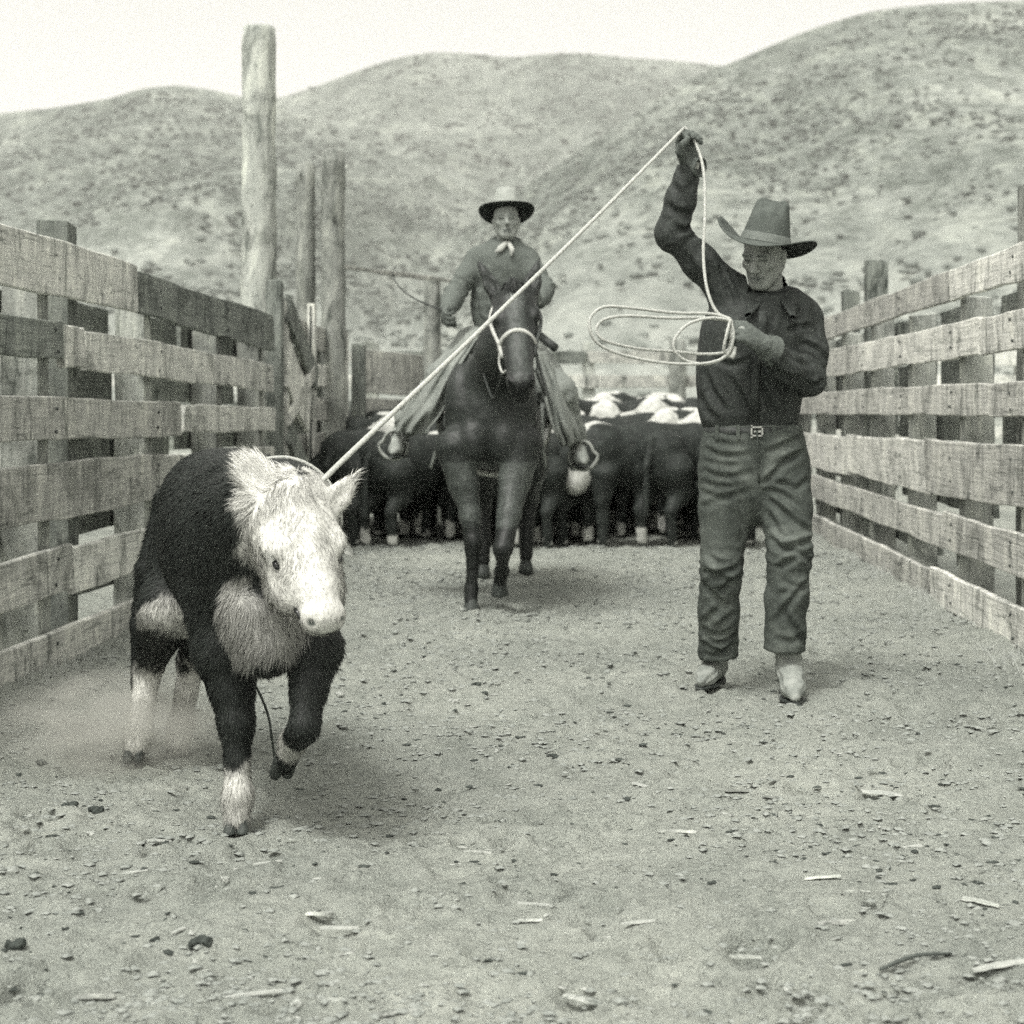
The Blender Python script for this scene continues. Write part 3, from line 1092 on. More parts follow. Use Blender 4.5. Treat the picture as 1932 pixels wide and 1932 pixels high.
def face_colours(V, O, R, s, skin, hair):
    q = (V - O) @ R.T / s
    c = np.tile(np.array(tone(skin)[:3]), (len(V), 1))
    hm = ((q[:, 1] > 0.004 - 0.25 * (q[:, 2])) & (q[:, 2] > -0.055) & (np.abs(q[:, 0]) < 0.078)) | (q[:, 2] > 0.07)
    hm &= (np.abs(q[:, 0]) < 0.079)
    brow = (np.abs(q[:, 2] - 0.015) < 0.006) & (np.abs(np.abs(q[:, 0]) - 0.032) < 0.02) & (q[:, 1] < -0.07)
    c[hm] = tone(hair)[:3]
    c[brow] = tone(skin * 0.45)[:3]
    lips = (np.abs(q[:, 2] + 0.0735) < 0.010) & (np.abs(q[:, 0]) < 0.022) & (q[:, 1] < -0.085)
    c[lips] = tone(skin * 0.72)[:3]
    seam = (np.abs(q[:, 2] + 0.0735) < 0.0035) & (np.abs(q[:, 0]) < 0.024) & (q[:, 1] < -0.08)
    c[seam] = tone(skin * 0.28)[:3]
    eye = (np.abs(q[:, 2] + 0.005) < 0.0045) & (np.abs(np.abs(q[:, 0]) - 0.031) < 0.012) & (q[:, 1] < -0.08)
    c[eye] = tone(skin * 0.35)[:3]
    return c


def hat(parent, O, R, mats, crown=(0.082, 0.098, 0.135), brim=(0.195, 0.205), curl=0.07, dip=0.03, pinch=0.03, taper=0.82, asym=0.0, peak=False, back=0.6):
    """Felt hat; R rows: side, back, up. O: centre of the head opening."""
    nth = 72
    prof = []                                     # (kind, t)
    rings = []
    cx, cy, ch = crown
    for t in np.linspace(0.02, 1, 9):
        rings.append(('top', t))
    for t in np.linspace(0, 1, 13)[1:]:
        rings.append(('side', t))
    for t in np.linspace(0, 1, 12)[1:]:
        rings.append(('brim', t))
    V, F = [], []
    for kind, t in rings:
        for i in range(nth):
            th = 2 * PI * i / nth
            c, s_ = math.cos(th), math.sin(th)   # c: side, s: back
            if kind == 'brim':
                rx, ry = cx + (brim[0] - cx) * t, cy + (brim[1] - cy) * t
                side = abs(c) ** 1.8
                z = curl * side * t ** 1.7 * (1 + asym * c) - dip * (s_ * s_) * t ** 1.3 * (1 if s_ < 0 else back)
                rx *= 1 - 0.14 * side * t * (curl / 0.07)
                x, y = rx * c, ry * s_
            else:
                if kind == 'top':
                    k, zz = t, ch
                    dent = (1 - t ** 3)
                else:
                    k, zz = 1, ch * (1 - t) ** 0.94
                    dent = 0
                sh = (zz / ch)
                wide = 1 - (1 - taper) * sh
                x, y = cx * wide * c * k, cy * wide * s_ * k
                if peak:
                    z = zz - 0.028 * dent * 0 + (0.055 * (1 - t) if kind == 'top' else 0)
                    if kind == 'side':
                        pass
                else:
                    z = zz - 0.030 * dent * math.exp(-(x / 0.03) ** 2) + 0.008 * (1 - k)
                    if kind == 'top':
                        z += 0.010 * (s_ * k)
                        z -= 0.012 * t ** 6
                # front pinches
                for sx in (-1, 1):
                    w = math.exp(-(((x - sx * 0.042) / 0.022) ** 2)) * (1 if s_ < 0 else 0) * sstep(0.45, 0.95, np.array(sh)) * (abs(s_) ** 1.5)
                    y += pinch * float(w) * (0.7 if kind == 'side' else k * 0.7)
                wf = math.exp(-((x / 0.024) ** 2)) * (1 if s_ < 0 else 0) * float(sstep(0.55, 1.0, np.array(sh))) * abs(s_)
                y += pinch * 0.75 * wf * k
            V.append(O + x * R[0] + y * R[1] + z * R[2])
    m = len(rings)
    V.append(O + (crown[2] + (0.055 if peak else -0.022)) * R[2])
    for r_ in range(m - 1):
        for i in range(nth):
            j = (i + 1) % nth
            F.append((r_ * nth + i, (r_ + 1) * nth + i, (r_ + 1) * nth + j, r_ * nth + j))
    for i in range(nth):
        F.append((len(V) - 1, i, (i + 1) % nth))
    h = wobj('hat', np.array(V), F, mats[0], parent)
    sm = h.modifiers.new('thickness', 'SOLIDIFY')
    sm.thickness = 0.005
    sm.offset = 0
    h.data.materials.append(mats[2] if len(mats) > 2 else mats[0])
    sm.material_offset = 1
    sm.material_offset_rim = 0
    B, G = [], []
    for zz, q in ((0.0, 1.012), (0.030, 1.012), (0.032, 1.0), (-0.002, 1.0)):
        for i in range(nth):
            th = 2 * PI * i / nth
            wd = (1 - (1 - taper) * max(zz, 0) / ch) * q + 0.035 * (zz < 0.02)
            B.append(O + (cx * wd + 0.002) * math.cos(th) * R[0] + (cy * wd + 0.002) * math.sin(th) * R[1] + (zz + 0.004) * R[2])
    for r_ in range(3):
        for i in range(nth):
            j = (i + 1) % nth
            G.append((r_ * nth + i, r_ * nth + j, (r_ + 1) * nth + j, (r_ + 1) * nth + i))
    add = wobj('hat_band', np.array(B), G, mats[1], parent)
    add.parent = h
    add.location = (0, 0, 0)
    add.data.transform(Matrix.Translation(tuple(-np.array(h.location))))
    return h


def wrinkle(V, N, centers, seed, base=0.003, stretch=(14, 14, 34)):
    """Cloth: fold amplitude at each vertex; centers: (point, radius, direction across the folds, spacing, height)."""
    P = V * np.array(stretch)
    w = 1 - np.abs(2 * fbm(P, 3, seed) - 1)
    d = base * (w - 0.6) * 3
    warp = fbm(V * 9, 3, seed + 7) - 0.5
    for (c, r, dr, sp, h) in centers:
        dr = unit(dr)
        q = V - np.asarray(c)
        k = np.exp(-(q ** 2).sum(1) / (r * r))
        ph = (q @ dr) / sp + warp * 2.4
        rid = 1 - np.abs(((ph) % 1.0) * 2 - 1)
        d = d + h * k * (sstep(0.15, 1.0, rid) - 0.45)
    return V + N * d[:, None]


def creases(V, N, curves, depth=0.010, width=0.013):
    """Cloth: sharp folds along traced lines. Each: list of (u, v) on the print, strength."""
    front = np.clip(-N[:, 1] * 1.6 + 0.25, 0, 1)
    d = np.zeros(len(V))
    for pts, k in curves:
        P = np.array([W(u, v, YM)[[0, 2]] for (u, v) in pts])
        S = [q[:2] for q in spline([np.append(q, 0) for q in P], 14)]
        best = np.full(len(V), 9.0)
        sgn = np.zeros(len(V))
        tt = np.zeros(len(V))
        xz = V[:, [0, 2]]
        near = np.where((xz > np.min(S, 0) - 0.06).all(1) & (xz < np.max(S, 0) + 0.06).all(1))[0]
        for i in range(len(S) - 1):
            a, b_ = S[i], S[i + 1]
            ab = b_ - a
            q = xz[near] - a
            t = np.clip((q @ ab) / (ab @ ab + 1e-9), 0, 1)
            e = q - t[:, None] * ab
            dist = np.linalg.norm(e, axis=1)
            m = dist < best[near]
            idx = near[m]
            best[idx] = dist[m]
            sgn[idx] = np.sign(ab[0] * e[m, 1] - ab[1] * e[m, 0])
            tt[idx] = (i + t[m]) / (len(S) - 1)
        env = np.sin(np.clip(tt, 0, 1) * PI) ** 0.6
        x = best / width
        d += k * depth * env * front * (-1.1 * np.exp(-x * x) + 0.8 * np.exp(-((x * sgn - 1.7) / 0.9) ** 2) + 0.35 * np.exp(-((x * sgn + 1.9) / 1.1) ** 2)) * (best < 0.07)
    return V + N * d[:, None]


def from_crop(x0, y0, k, lines):
    return [([(x0 + k * x, y0 + k * y) for (x, y) in pts], w) for pts, w in lines]


def glove(name, parent, wrist, palm_dir, knuckle_dir, curl_dir, mat, s=1.0, curl=1.0, cuff=None, spread=0.02, thumb_side=1, h=0.0035):
    """A hand in a leather glove. palm_dir: wrist to knuckles; knuckle_dir: index to little finger; curl_dir: the way the fingers close."""
    a = unit(palm_dir)
    k = unit(np.asarray(knuckle_dir) - a * np.dot(knuckle_dir, a))
    c = unit(np.asarray(curl_dir) - a * np.dot(curl_dir, a) - k * np.dot(curl_dir, k))
    wrist = np.asarray(wrist, float)
    pts = [wrist + a * 0.2 * s, wrist - a * 0.12 * s]
    lo = np.min(pts, 0) - 0.13 * s
    hi = np.max(pts, 0) + 0.13 * s
    if cuff is not None:
        lo, hi = np.minimum(lo, np.asarray(cuff[0]) - 0.1), np.maximum(hi, np.asarray(cuff[0]) + 0.1)
    G = Field(lo, hi, h)
    G.ell(wrist + a * 0.052 * s, np.array([0.045, 0.022, 0.056]) * s, np.stack([k, c, a]), 0.01)
    G.cone(wrist - a * 0.02 * s, wrist + a * 0.03 * s, 0.028 * s, 0.030 * s, 0.02, (c, 1.25))
    lens = (0.072, 0.080, 0.075, 0.060)
    for i in range(4):
        b = wrist + a * (0.094 - 0.006 * abs(i - 1.2)) * s + k * (-0.031 + 0.021 * i) * s
        L = lens[i] * s
        q1 = curl * (0.9 + 0.08 * i)
        d1 = a * math.cos(q1) + c * math.sin(q1)
        d2 = a * math.cos(q1 * 2.0) + c * math.sin(q1 * 2.0)
        d3 = a * math.cos(q1 * 2.7) + c * math.sin(q1 * 2.7)
        p1 = b + d1 * L * 0.46
        p2 = p1 + d2 * L * 0.32
        p3 = p2 + d3 * L * 0.24
        G.cone(b - a * 0.02 * s, b, 0.0115 * s, 0.0118 * s, 0.008)
        G.cone(b, p1, 0.0118 * s, 0.0108 * s, 0.003)
        G.cone(p1, p2, 0.0108 * s, 0.0100 * s, 0.003)
        G.cone(p2, p3, 0.0100 * s, 0.0090 * s, 0.003)
    tb = wrist + a * 0.022 * s - k * 0.030 * s + c * 0.010 * s
    t1 = tb + (a * 0.55 - k * 0.55 + c * 0.55) * 0.045 * s
    t2 = t1 + (a * 0.75 + c * 0.6 + k * 0.15) * 0.034 * s
    t3 = t2 + (a * 0.5 + c * 0.35 + k * 0.6) * 0.026 * s
    G.chain([tb, t1, t2, t3], [0.016 * s, 0.0145 * s, 0.0125 * s, 0.0105 * s], 0.006)
    if cuff is not None:                         # the gauntlet flares over the sleeve
        ce, r0, r1 = cuff
        ce = np.asarray(ce)
        ax = unit(ce - wrist)
        G.cone(wrist, ce, r0, r1, 0.012)
        G.cut(ce - ax * 0.004, ax, ce - r1 - 0.05, ce + r1 + 0.05)
        G.cone(wrist + (ce - wrist) * 0.55, ce + ax * 0.03, r0 * 0.8, r1 - 0.005, 0.002, None, 'sub')
    V, F = G.skin(1)
    N = vnormals(V, F)
    V = V + N * ((0.0022 * (fbm(V * np.array([60, 60, 90]), 2, 3) - 0.5)) * 2)[:, None]
    return wobj(name, V, F, mat, parent)


def boot(parent, ankle, toe, r_sh, top, mat, h=0.005, s=1.0):
    """A riding boot: shaft from ankle to top, instep, pointed toe, sole and heel."""
    ankle, toe, top = (np.asarray(q, float) for q in (ankle, toe, top))
    d = toe - ankle
    d[2] = 0
    d = unit(d)
    sd_ = np.cross(d, [0, 0, 1.0])
    zb = toe[2] - 0.016
    lo = np.minimum(np.minimum(ankle, toe), top) - 0.12
    hi = np.maximum(np.maximum(ankle, toe), top) + 0.12
    B = Field(lo, hi, h)
    B.cone(ankle + np.array([0, 0, 0.01]), top, 0.043 * s, r_sh, 0.02)
    heel = np.array([ankle[0], ankle[1], zb + 0.045 * s]) - d * 0.035 * s
    ball = ankle + d * 0.62 * np.linalg.norm((toe - ankle)[:2])
    ball[2] = zb + 0.036 * s
    inst = ankle + d * 0.045 * s
    inst[2] = ankle[2] * 0.62 + ball[2] * 0.38 + 0.004
    B.cone(ankle, heel, 0.042 * s, 0.034 * s, 0.025)
    B.cone(ankle, inst, 0.041 * s, 0.036 * s, 0.02)
    B.cone(inst, ball, 0.036 * s, 0.036 * s, 0.025, (sd_, 0.92))
    B.cone(ball, toe + np.array([0, 0, 0.004]), 0.038 * s, 0.017 * s, 0.02, ((0, 0, 1), 1.1))
    B.cut((toe[0], toe[1], zb), (0, 0, -1))
    V, F = B.skin(1)
    N = vnormals(V, F)
    cr = np.exp(-((V[:, 2] - ankle[2] + 0.01) / 0.045) ** 2)
    ph = (V[:, 2] * 1.0 + ((V - ankle) @ d) * 0.5 + 0.012 * fbm(V * 22, 2, 9)) / 0.026
    V = V + N * (0.006 * cr * (np.abs((ph % 1) * 2 - 1) - 0.5) + 0.003 * (fbm(V * 30, 3, 5) - 0.5) * 2)[:, None]
    bo = wobj('boot', V, F, mat, parent)
    S_ = Field(lo, hi, h)
    S_.cone((heel[0], heel[1], zb), (ball[0], ball[1], zb), 0.034 * s, 0.043 * s, 0.01)
    S_.cone((ball[0], ball[1], zb), (toe[0], toe[1], zb), 0.043 * s, 0.022 * s, 0.01)
    S_.cut((0, 0, zb + 0.004), (0, 0, 1))
    S_.cut((0, 0, zb - 0.008), (0, 0, -1))
    hb = heel - d * 0.004
    S_.cone((hb[0], hb[1], zb), (hb[0], hb[1], zb - 0.014), 0.030 * s, 0.027 * s, 0.004)
    S_.cut((0, 0, zb - 0.016), (0, 0, -1))
    V, F = S_.skin(0)
    so = wobj('sole', V, F, LEATHER_DARK, parent)
    so.parent = bo
    return bo


# ------------------------------------------------------------------ the roper on foot
YM = 6.62
A = lambda u, v, dy=0.0: W(u, v, YM + dy)
head_o = A(1441, 478, -0.04)
yaw, pit, rol = math.radians(-27), math.radians(19), math.radians(3)


def head_axes(yaw, pit, rol):
    R = Matrix.Rotation(yaw, 3, 'Z') @ Matrix.Rotation(pit, 3, 'X') @ Matrix.Rotation(rol, 3, 'Y')
    return np.array(R).T                           # rows: side, back, up


HR = head_axes(yaw, pit, rol)
neck = A(1452, 562, 0.03)
sh_l, sh_r = A(1515, 604, 0.02), A(1376, 552, 0.0)
el_r, wr_r = A(1268, 440, -0.06), A(1301, 312, -0.10)
el_l, wr_l = A(1526, 718, -0.06), A(1440, 652, -0.26)
hand_l = A(1400, 622, -0.30)
pel, chest = A(1420, 838, 0.02), A(1440, 650, 0.0)
hip_r, hip_l = A(1373, 870, 0.03), A(1472, 870, 0.0)
kn_r, an_r = A(1361, 1072, -0.02), W(1350, 1258, 6.74)
kn_l, an_l = A(1490, 1045, -0.12), W(1488, 1262, 6.52)

B = Field((head_o[0] - 0.62, YM - 0.55, 0.0), (head_o[0] + 0.45, YM + 0.32, 2.30), 0.0055)
B.chain([pel, A(1425, 740, 0.01), chest], [0.12, 0.11, 0.14], 0.05, ((0, 1, 0), 1.35))
B.cone(chest, neck, 0.13, 0.055, 0.05, ((0, 1, 0), 1.2))
B.cone(neck, head_o + 0.02 * HR[1] - 0.055 * HR[2], 0.056, 0.054, 0.02)
B.cone(sh_l, sh_r, 0.05, 0.05, 0.04)
B.chain([sh_r, el_r, wr_r, wr_r + unit(A(1293, 250, -0.11) - wr_r) * 0.06], [0.046, 0.038, 0.028, 0.02], 0.02)
B.chain([sh_l, el_l, wr_l, hand_l], [0.046, 0.038, 0.026, 0.016], 0.02)
B.chain([hip_r, kn_r, an_r], [0.078, 0.052, 0.036], 0.03)
B.chain([hip_l, kn_l, an_l], [0.078, 0.052, 0.036], 0.03)
head_into(B, head_o, HR)
V, F = B.skin(1)
me_root = np.array([A(1425, 1310)[0], YM, 0.0])
man = add_obj('person', raw_mesh('person', V - me_root, F), SKIN, None, tuple(me_root))
set_col(man.data, face_colours(V, head_o, HR, 1.0, 0.29, 0.02))
tag(man, 'roper on foot in dark shirt and jeans, arm raised with the lariat', 'person')

# shirt
S = Field((head_o[0] - 0.62, YM - 0.5, 0.95), (head_o[0] + 0.50, YM + 0.36, 2.16), 0.0055)
fl_y = ((0, 1, 0), 1.55)
S.chain([A(1417, 800, 0.01), A(1413, 760, 0.01), A(1418, 700, 0.01), A(1428, 640, 0.0), A(1444, 596, 0.01)], [0.166, 0.184, 0.192, 0.196, 0.155], 0.04, fl_y)
S.cone(A(1418, 690, -0.0), A(1425, 640, 0), 0.19, 0.19, 0.04, ((0, 1, 0), 1.45))
S.cone(A(1500, 600, 0.02), A(1400, 580, 0.02), 0.085, 0.085, 0.05)
S.cone(A(1444, 600, 0.02), neck + np.array([0, 0.01, 0.0]), 0.12, 0.07, 0.05)
S.chain([sh_r + np.array([0.05, 0, -0.05]), sh_r, (sh_r + el_r) / 2, el_r], [0.088, 0.072, 0.062, 0.058], 0.035)
S.chain([el_r, (el_r + wr_r) / 2, wr_r + (el_r - wr_r) * 0.06], [0.058, 0.054, 0.045], 0.025)
S.ell(el_r + np.array([-0.012, 0.0, -0.01]), (0.05, 0.055, 0.06), None, 0.02)
S.chain([sh_l + np.array([-0.04, 0, -0.02]), sh_l, (sh_l + el_l) / 2 + np.array([0.015, 0, 0]), el_l], [0.080, 0.066, 0.064, 0.058], 0.035)
S.chain([el_l, (el_l + wr_l) / 2 + np.array([0, 0, -0.015]), wr_l], [0.058, 0.057, 0.048], 0.025)
S.cut(A(1418, 806), (0, 0, -1))
S.cut(wr_r + (el_r - wr_r) * 0.03, wr_r - el_r, wr_r - 0.09, wr_r + np.array([0.09, 0.09, 0.14]))
gl = wr_l + (el_l - wr_l) * 0.10
S.cut(gl, wr_l - el_l, gl - 0.085, gl + 0.085)
nk = neck + np.array([-0.008, -0.02, 0.035])
S.cut(nk, (0.0, -0.30, 1.0), nk - np.array([0.085, 0.16, 0.1]), nk + np.array([0.12, 0.16, 0.2]))
V, F = S.skin(1)
N = vnormals(V, F)
V = wrinkle(V, N, [(el_r + np.array([0.03, -0.03, 0.0]), 0.07, wr_r - sh_r, 0.045, 0.005), (A(1418, 797, -0.05), 0.10, np.array([1.0, 0.3, 0]), 0.05, 0.007)], 3, 0.0026, (7, 7, 9))
V = creases(V, N, from_crop(1086.8, 177, 0.3333, [
    ([(500, 640), (560, 690), (640, 700)], 0.8), ([(560, 790), (620, 790), (680, 740)], 0.9), ([(600, 850), (660, 820), (700, 790)], 0.6), ([(520, 520), (570, 580), (600, 660)], 0.7), ([(640, 500), (620, 580), (640, 650)], 0.5), ([(560, 440), (600, 480), (600, 540)], 0.5),
    ([(790, 985), (840, 1090), (880, 1210)], 1.0), ([(850, 1005), (890, 1090), (910, 1190)], 0.8), ([(720, 900), (760, 1010), (800, 1120)], 0.9), ([(600, 900), (660, 1010), (700, 1130)], 0.8), ([(910, 1030), (930, 1120), (925, 1200)], 0.7),
    ([(960, 1480), (1010, 1620), (1080, 1760), (1120, 1850)], 1.1), ([(850, 1600), (920, 1720), (980, 1850)], 1.0), ([(720, 1560), (760, 1680), (840, 1800)], 1.0), ([(1120, 1620), (1170, 1720), (1190, 1830)], 0.9), ([(760, 1500), (860, 1540), (960, 1520)], 0.6), ([(1010, 1700), (1000, 1790), (985, 1870)], 0.8), ([(700, 1700), (730, 1790), (790, 1850)], 0.9),
    ([(1240, 1410), (1330, 1450), (1400, 1520)], 1.2), ([(1250, 1460), (1330, 1500), (1390, 1570)], 0.9), ([(1040, 1530), (1130, 1600), (1250, 1630)], 1.2), ([(1150, 1480), (1240, 1530), (1330, 1540)], 0.9), ([(1270, 1180), (1250, 1260), (1220, 1360)], 1.0), ([(1320, 1200), (1350, 1290), (1350, 1380)], 0.8), ([(1260, 1640), (1330, 1660), (1390, 1620)], 1.0), ([(1180, 1360), (1240, 1330), (1330, 1330)], 0.8), ([(1100, 1250), (1080, 1330), (1110, 1400)], 0.6),
]), 0.011, 0.013)
shirt = wobj('shirt', V, F, SHIRT_DARK, man)
# collar wings, placket, buttons, cuff
CB = Field(neck - 0.2, neck + 0.2, 0.004)
cax = unit(head_o - neck + np.array([0.0, -0.0, 0.06]))
CB.cone(neck - cax * 0.035 + np.array([0, -0.005, 0]), neck + cax * 0.055 + np.array([0, 0.005, 0]), 0.094, 0.070, 0.01)
CB.cone(neck - cax * 0.06, neck + cax * 0.10, 0.082, 0.062, 0.004, None, 'sub')
for sx, tip in ((1, A(1500, 606, -0.185)), (-1, A(1408, 600, -0.185))):
    m1 = neck + np.array([0.080 * sx, -0.055, 0.030])
    m2 = neck + np.array([0.034 * sx - 0.004, -0.128, -0.018])
    for t in np.linspace(0, 1, 9):
        CB.cone(m1 + (m2 - m1) * t, tip + (m1 - tip) * 0.14 * (1 - t) + np.array([0, 0.012 * (1 - t), 0]), 0.007, 0.006, 0.004)
vcut = A(1440, 580, -0.12)
CB.cone(neck + np.array([-0.012, -0.09, 0.02]), neck + np.array([-0.012, -0.15, 0.09]), 0.030, 0.06, 0.004, None, 'sub')
cv, cf_ = CB.skin(1)
col_ = wobj('collar', cv, cf_, SHIRT_DARK, man)
col_.parent = shirt
pk = MB().tube([A(1440, 588, -0.155), A(1438, 612, -0.158), A(1431, 660, -0.150), A(1425, 720, -0.146), A(1422, 795, -0.126)], 0.016, 8, True, ((0, 1, 0), 0.22)).build('placket', SHIRT_DARK, man)
pk.parent = shirt
for (u, v) in ((1441, 611), (1434, 648), (1428, 690), (1422, 735)):
    p = A(u, v, -0.155 if v < 640 else -0.142)
    bt = MB().tube([p, p + np.array([0, 0.02, 0])], 0.006, 10).build('button', BONE, man)
    bt.parent = shirt

# jeans
J = Field((hip_r[0] - 0.2, YM - 0.34, 0.1), (hip_l[0] + 0.24, YM + 0.32, 1.08), 0.0055)
J.chain([A(1420, 800, 0.01), A(1421, 850, 0.01), A(1424, 892, 0.01)], [0.170, 0.190, 0.200], 0.04, ((0, 1, 0), 1.5))
J.chain([A(1371, 885, 0.01), A(1369, 960, 0.01), kn_r, A(1356, 1150, 0.03), W(1355, 1236, 6.71)], [0.104, 0.097, 0.077, 0.075, 0.075], 0.025)
J.chain([A(1474, 885, 0.0), A(1483, 960, -0.05), kn_l, A(1484, 1130, -0.12), W(1480, 1224, 6.50)], [0.104, 0.096, 0.080, 0.077, 0.076], 0.025)
J.cut(A(1420, 803), (0.0, 0, 1))
hr, hl = W(1355, 1240, 6.71), W(1480, 1226, 6.50)
J.cut(hr, (0.1, 0, -1), hr - 0.16, hr + np.array([0.085, 0.16, 0.12]))
J.cut(hl, (-0.05, 0.05, -1), hl - np.array([0.07, 0.16, 0.2]), hl + np.array([0.16, 0.16, 0.12]))
J.cone(hr + np.array([0, 0, 0.05]), hr - np.array([0, 0, 0.06]), 0.056, 0.067, 0.003, None, 'sub')
J.cone(hl + np.array([0, 0, 0.05]), hl - np.array([0, 0, 0.06]), 0.056, 0.067, 0.003, None, 'sub')
V, F = J.skin(1)
N = vnormals(V, F)
V = wrinkle(V, N, [(hr + np.array([0, -0.04, 0.03]), 0.07, np.array([0.2, 0, 1.0]), 0.05, 0.014), (kn_r + np.array([0, 0.05, 0]), 0.10, np.array([0.2, 0, 1.0]), 0.05, 0.012), (kn_l + np.array([0, 0.05, 0]), 0.10, np.array([0.2, 0, 1.0]), 0.05, 0.012)], 11, 0.0030, (7, 7, 9))
V = creases(V, N, from_crop(1248, 724.5, 0.3333, [
    ([(250, 300), (350, 338), (470, 348)], 0.6), ([(235, 360), (330, 402), (500, 398)], 0.9), ([(220, 425), (350, 455), (440, 450)], 0.5), ([(215, 480), (340, 522), (520, 490)], 0.8), ([(215, 545), (330, 575), (450, 570)], 0.5), ([(215, 605), (320, 632), (520, 590)], 0.7),
    ([(545, 565), (600, 520), (690, 440), (790, 375)], 1.4), ([(545, 600), (620, 600), (700, 640), (760, 690)], 1.2), ([(555, 610), (640, 690), (730, 770), (830, 830)], 1.2), ([(560, 385), (650, 355), (785, 300)], 1.0), ([(600, 470), (690, 420), (810, 385)], 1.0), ([(590, 560), (680, 560), (760, 600)], 0.8), ([(730, 600), (780, 560), (830, 530)], 0.7),
    ([(590, 850), (645, 905), (740, 890), (850, 865)], 1.8), ([(640, 925), (730, 925), (850, 1005)], 1.4), ([(620, 1030), (670, 990), (740, 950)], 1.0), ([(760, 900), (810, 930), (855, 920)], 1.2), ([(640, 1080), (720, 1120), (850, 1100)], 0.7),
    ([(230, 1050), (300, 1062), (430, 1030)], 1.8), ([(235, 1105), (320, 1085), (380, 1100), (440, 1085)], 1.5), ([(235, 1130), (300, 1200), (350, 1252)], 1.3), ([(310, 1165), (370, 1130), (430, 1130)], 1.2), ([(250, 960), (310, 1000), (400, 1010)], 0.8), ([(235, 1350), (290, 1290), (330, 1245)], 0.9), ([(300, 1400), (360, 1330), (430, 1280)], 0.8),
    ([(215, 1465), (330, 1512), (435, 1465)], 1.6), ([(225, 1425), (320, 1468), (430, 1425)], 1.3), ([(240, 1530), (310, 1545), (400, 1510)], 1.2), ([(215, 1380), (300, 1420), (400, 1390)], 0.9),
    ([(610, 1330), (690, 1210), (830, 1060)], 1.0), ([(640, 1230), (730, 1370), (800, 1460)], 1.0), ([(600, 1400), (700, 1420), (810, 1380)], 0.6), ([(620, 1180), (670, 1150), (760, 1160)], 0.7),
    ([(220, 700), (300, 660), (400, 640)], 0.7), ([(400, 700), (450, 800), (440, 900)], 0.6), ([(570, 700), (620, 790), (640, 850)], 0.8),
]), 0.0095, 0.0125)
jeans = wobj('jeans', V, F, DENIM, man)
# fly seam, belt, loops, buckle
fly = MB().tube([A(1428, 812, -0.132), A(1430, 850, -0.142), A(1431, 890, -0.142), A(1432, 915, -0.12)], 0.004, 6).build('seam', DENIM, man)
fly.parent = jeans


def ring_band(name, c, rx, ry, hgt, mat, parent, tilt=0.0, th=0.006, n=64):
    V, F = [], []
    for (dz, q) in ((-hgt / 2, 0), (-hgt / 2, th), (hgt / 2, th), (hgt / 2, 0)):
        for i in range(n):
            t = 2 * PI * i / n
            V.append(np.asarray(c) + np.array([(rx + q) * math.cos(t), (ry + q) * math.sin(t), dz + tilt * math.cos(t)]))
    for r_ in range(4):
        for i in range(n):
            j = (i + 1) % n
            F.append((r_ * n + i, r_ * n + j, ((r_ + 1) % 4) * n + j, ((r_ + 1) % 4) * n + i))
    return wobj(name, np.array(V), F, mat, parent)


belt = ring_band('belt', A(1419, 815, 0.01), 0.178, 0.124, 0.040, LEATHER_DARK, man)
buckle = MB()
bc = A(1428, 814, -0.128)
for dx, dz, sx, sz in ((-0.020, 0, 0.006, 0.048), (0.020, 0, 0.006, 0.036), (0, 0.016, 0.046, 0.006), (0, -0.016, 0.046, 0.006), (0.004, 0.0, 0.03, 0.008)):
    buckle.box(bc + np.array([dx, 0, dz]), (sx, 0.008, sz))
bk = buckle.build('buckle', METAL, man, False)
bk.parent = belt
for u in (1352, 1392, 1460, 1494):
    x = (u - 1419) * 0.00202 / 0.178
    p = A(u, 815, 0.01 - 0.128 * math.sqrt(max(0.02, 1 - x * x)))
    lp = MB().box(p + np.array([0, -0.008, 0]), (0.014, 0.008, 0.055)).build('belt_loop', DENIM, man, False)
    lp.parent = jeans

boot(man, W(1349, 1258, 6.76), W(1322, 1290, 6.60), 0.050, W(1354, 1205, 6.74), LEATHER_DUSTY, s=1.0)
boot(man, W(1490, 1262, 6.52), W(1500, 1318, 6.33), 0.052, W(1482, 1195, 6.53), LEATHER_DUSTY, s=1.12)
# gloves
glove('glove', man, wr_r, A(1290, 240, -0.11) - wr_r, np.array([1.0, 0.55, 0]), np.array([0.45, -0.9, 0.1]), LEATHER_GLOVE, 1.06, 0.95, (wr_r + np.array([0.044, -0.035, -0.012]) * 1.0, 0.036, 0.040))
glove('glove', man, wr_l, hand_l - wr_l, np.array([0.15, -0.5, -1.0]), np.array([-0.2, 1.0, -0.3]), LEATHER_GLOVE, 1.12, 0.85, (wr_l + (el_l - wr_l) * 0.20 + np.array([0, -0.004, 0.004]), 0.042, 0.062))
cuff = MB().tube([wr_r + (el_r - wr_r) * 0.10, wr_r - (el_r - wr_r) * 0.07], [0.037, 0.036], 20).build('undershirt_cuff', CLOTH_PALE, man)
# hat
hat_o = A(1444, 460, -0.045)
RH = head_axes(math.radians(-18), math.radians(0), math.radians(11))
hat(man, hat_o, RH, (FELT, FELT_BAND, FELT_SHADE), crown=(0.094, 0.108, 0.170), brim=(0.212, 0.218), curl=0.056, dip=0.024, pinch=0.06, taper=0.60, asym=-0.30, back=1.5)

# ------------------------------------------------------------------ the lariat
def rope_mat():
    k = Nodes('manila_rope')
    c = k.coord()
    f = k.noise(c, 130, 2, 0.6)
    return k.out(k.ramp(f, [(0.3, 0.34), (0.7, 0.54)]), 0.75, f, 0.7, 0.003, 0.2)


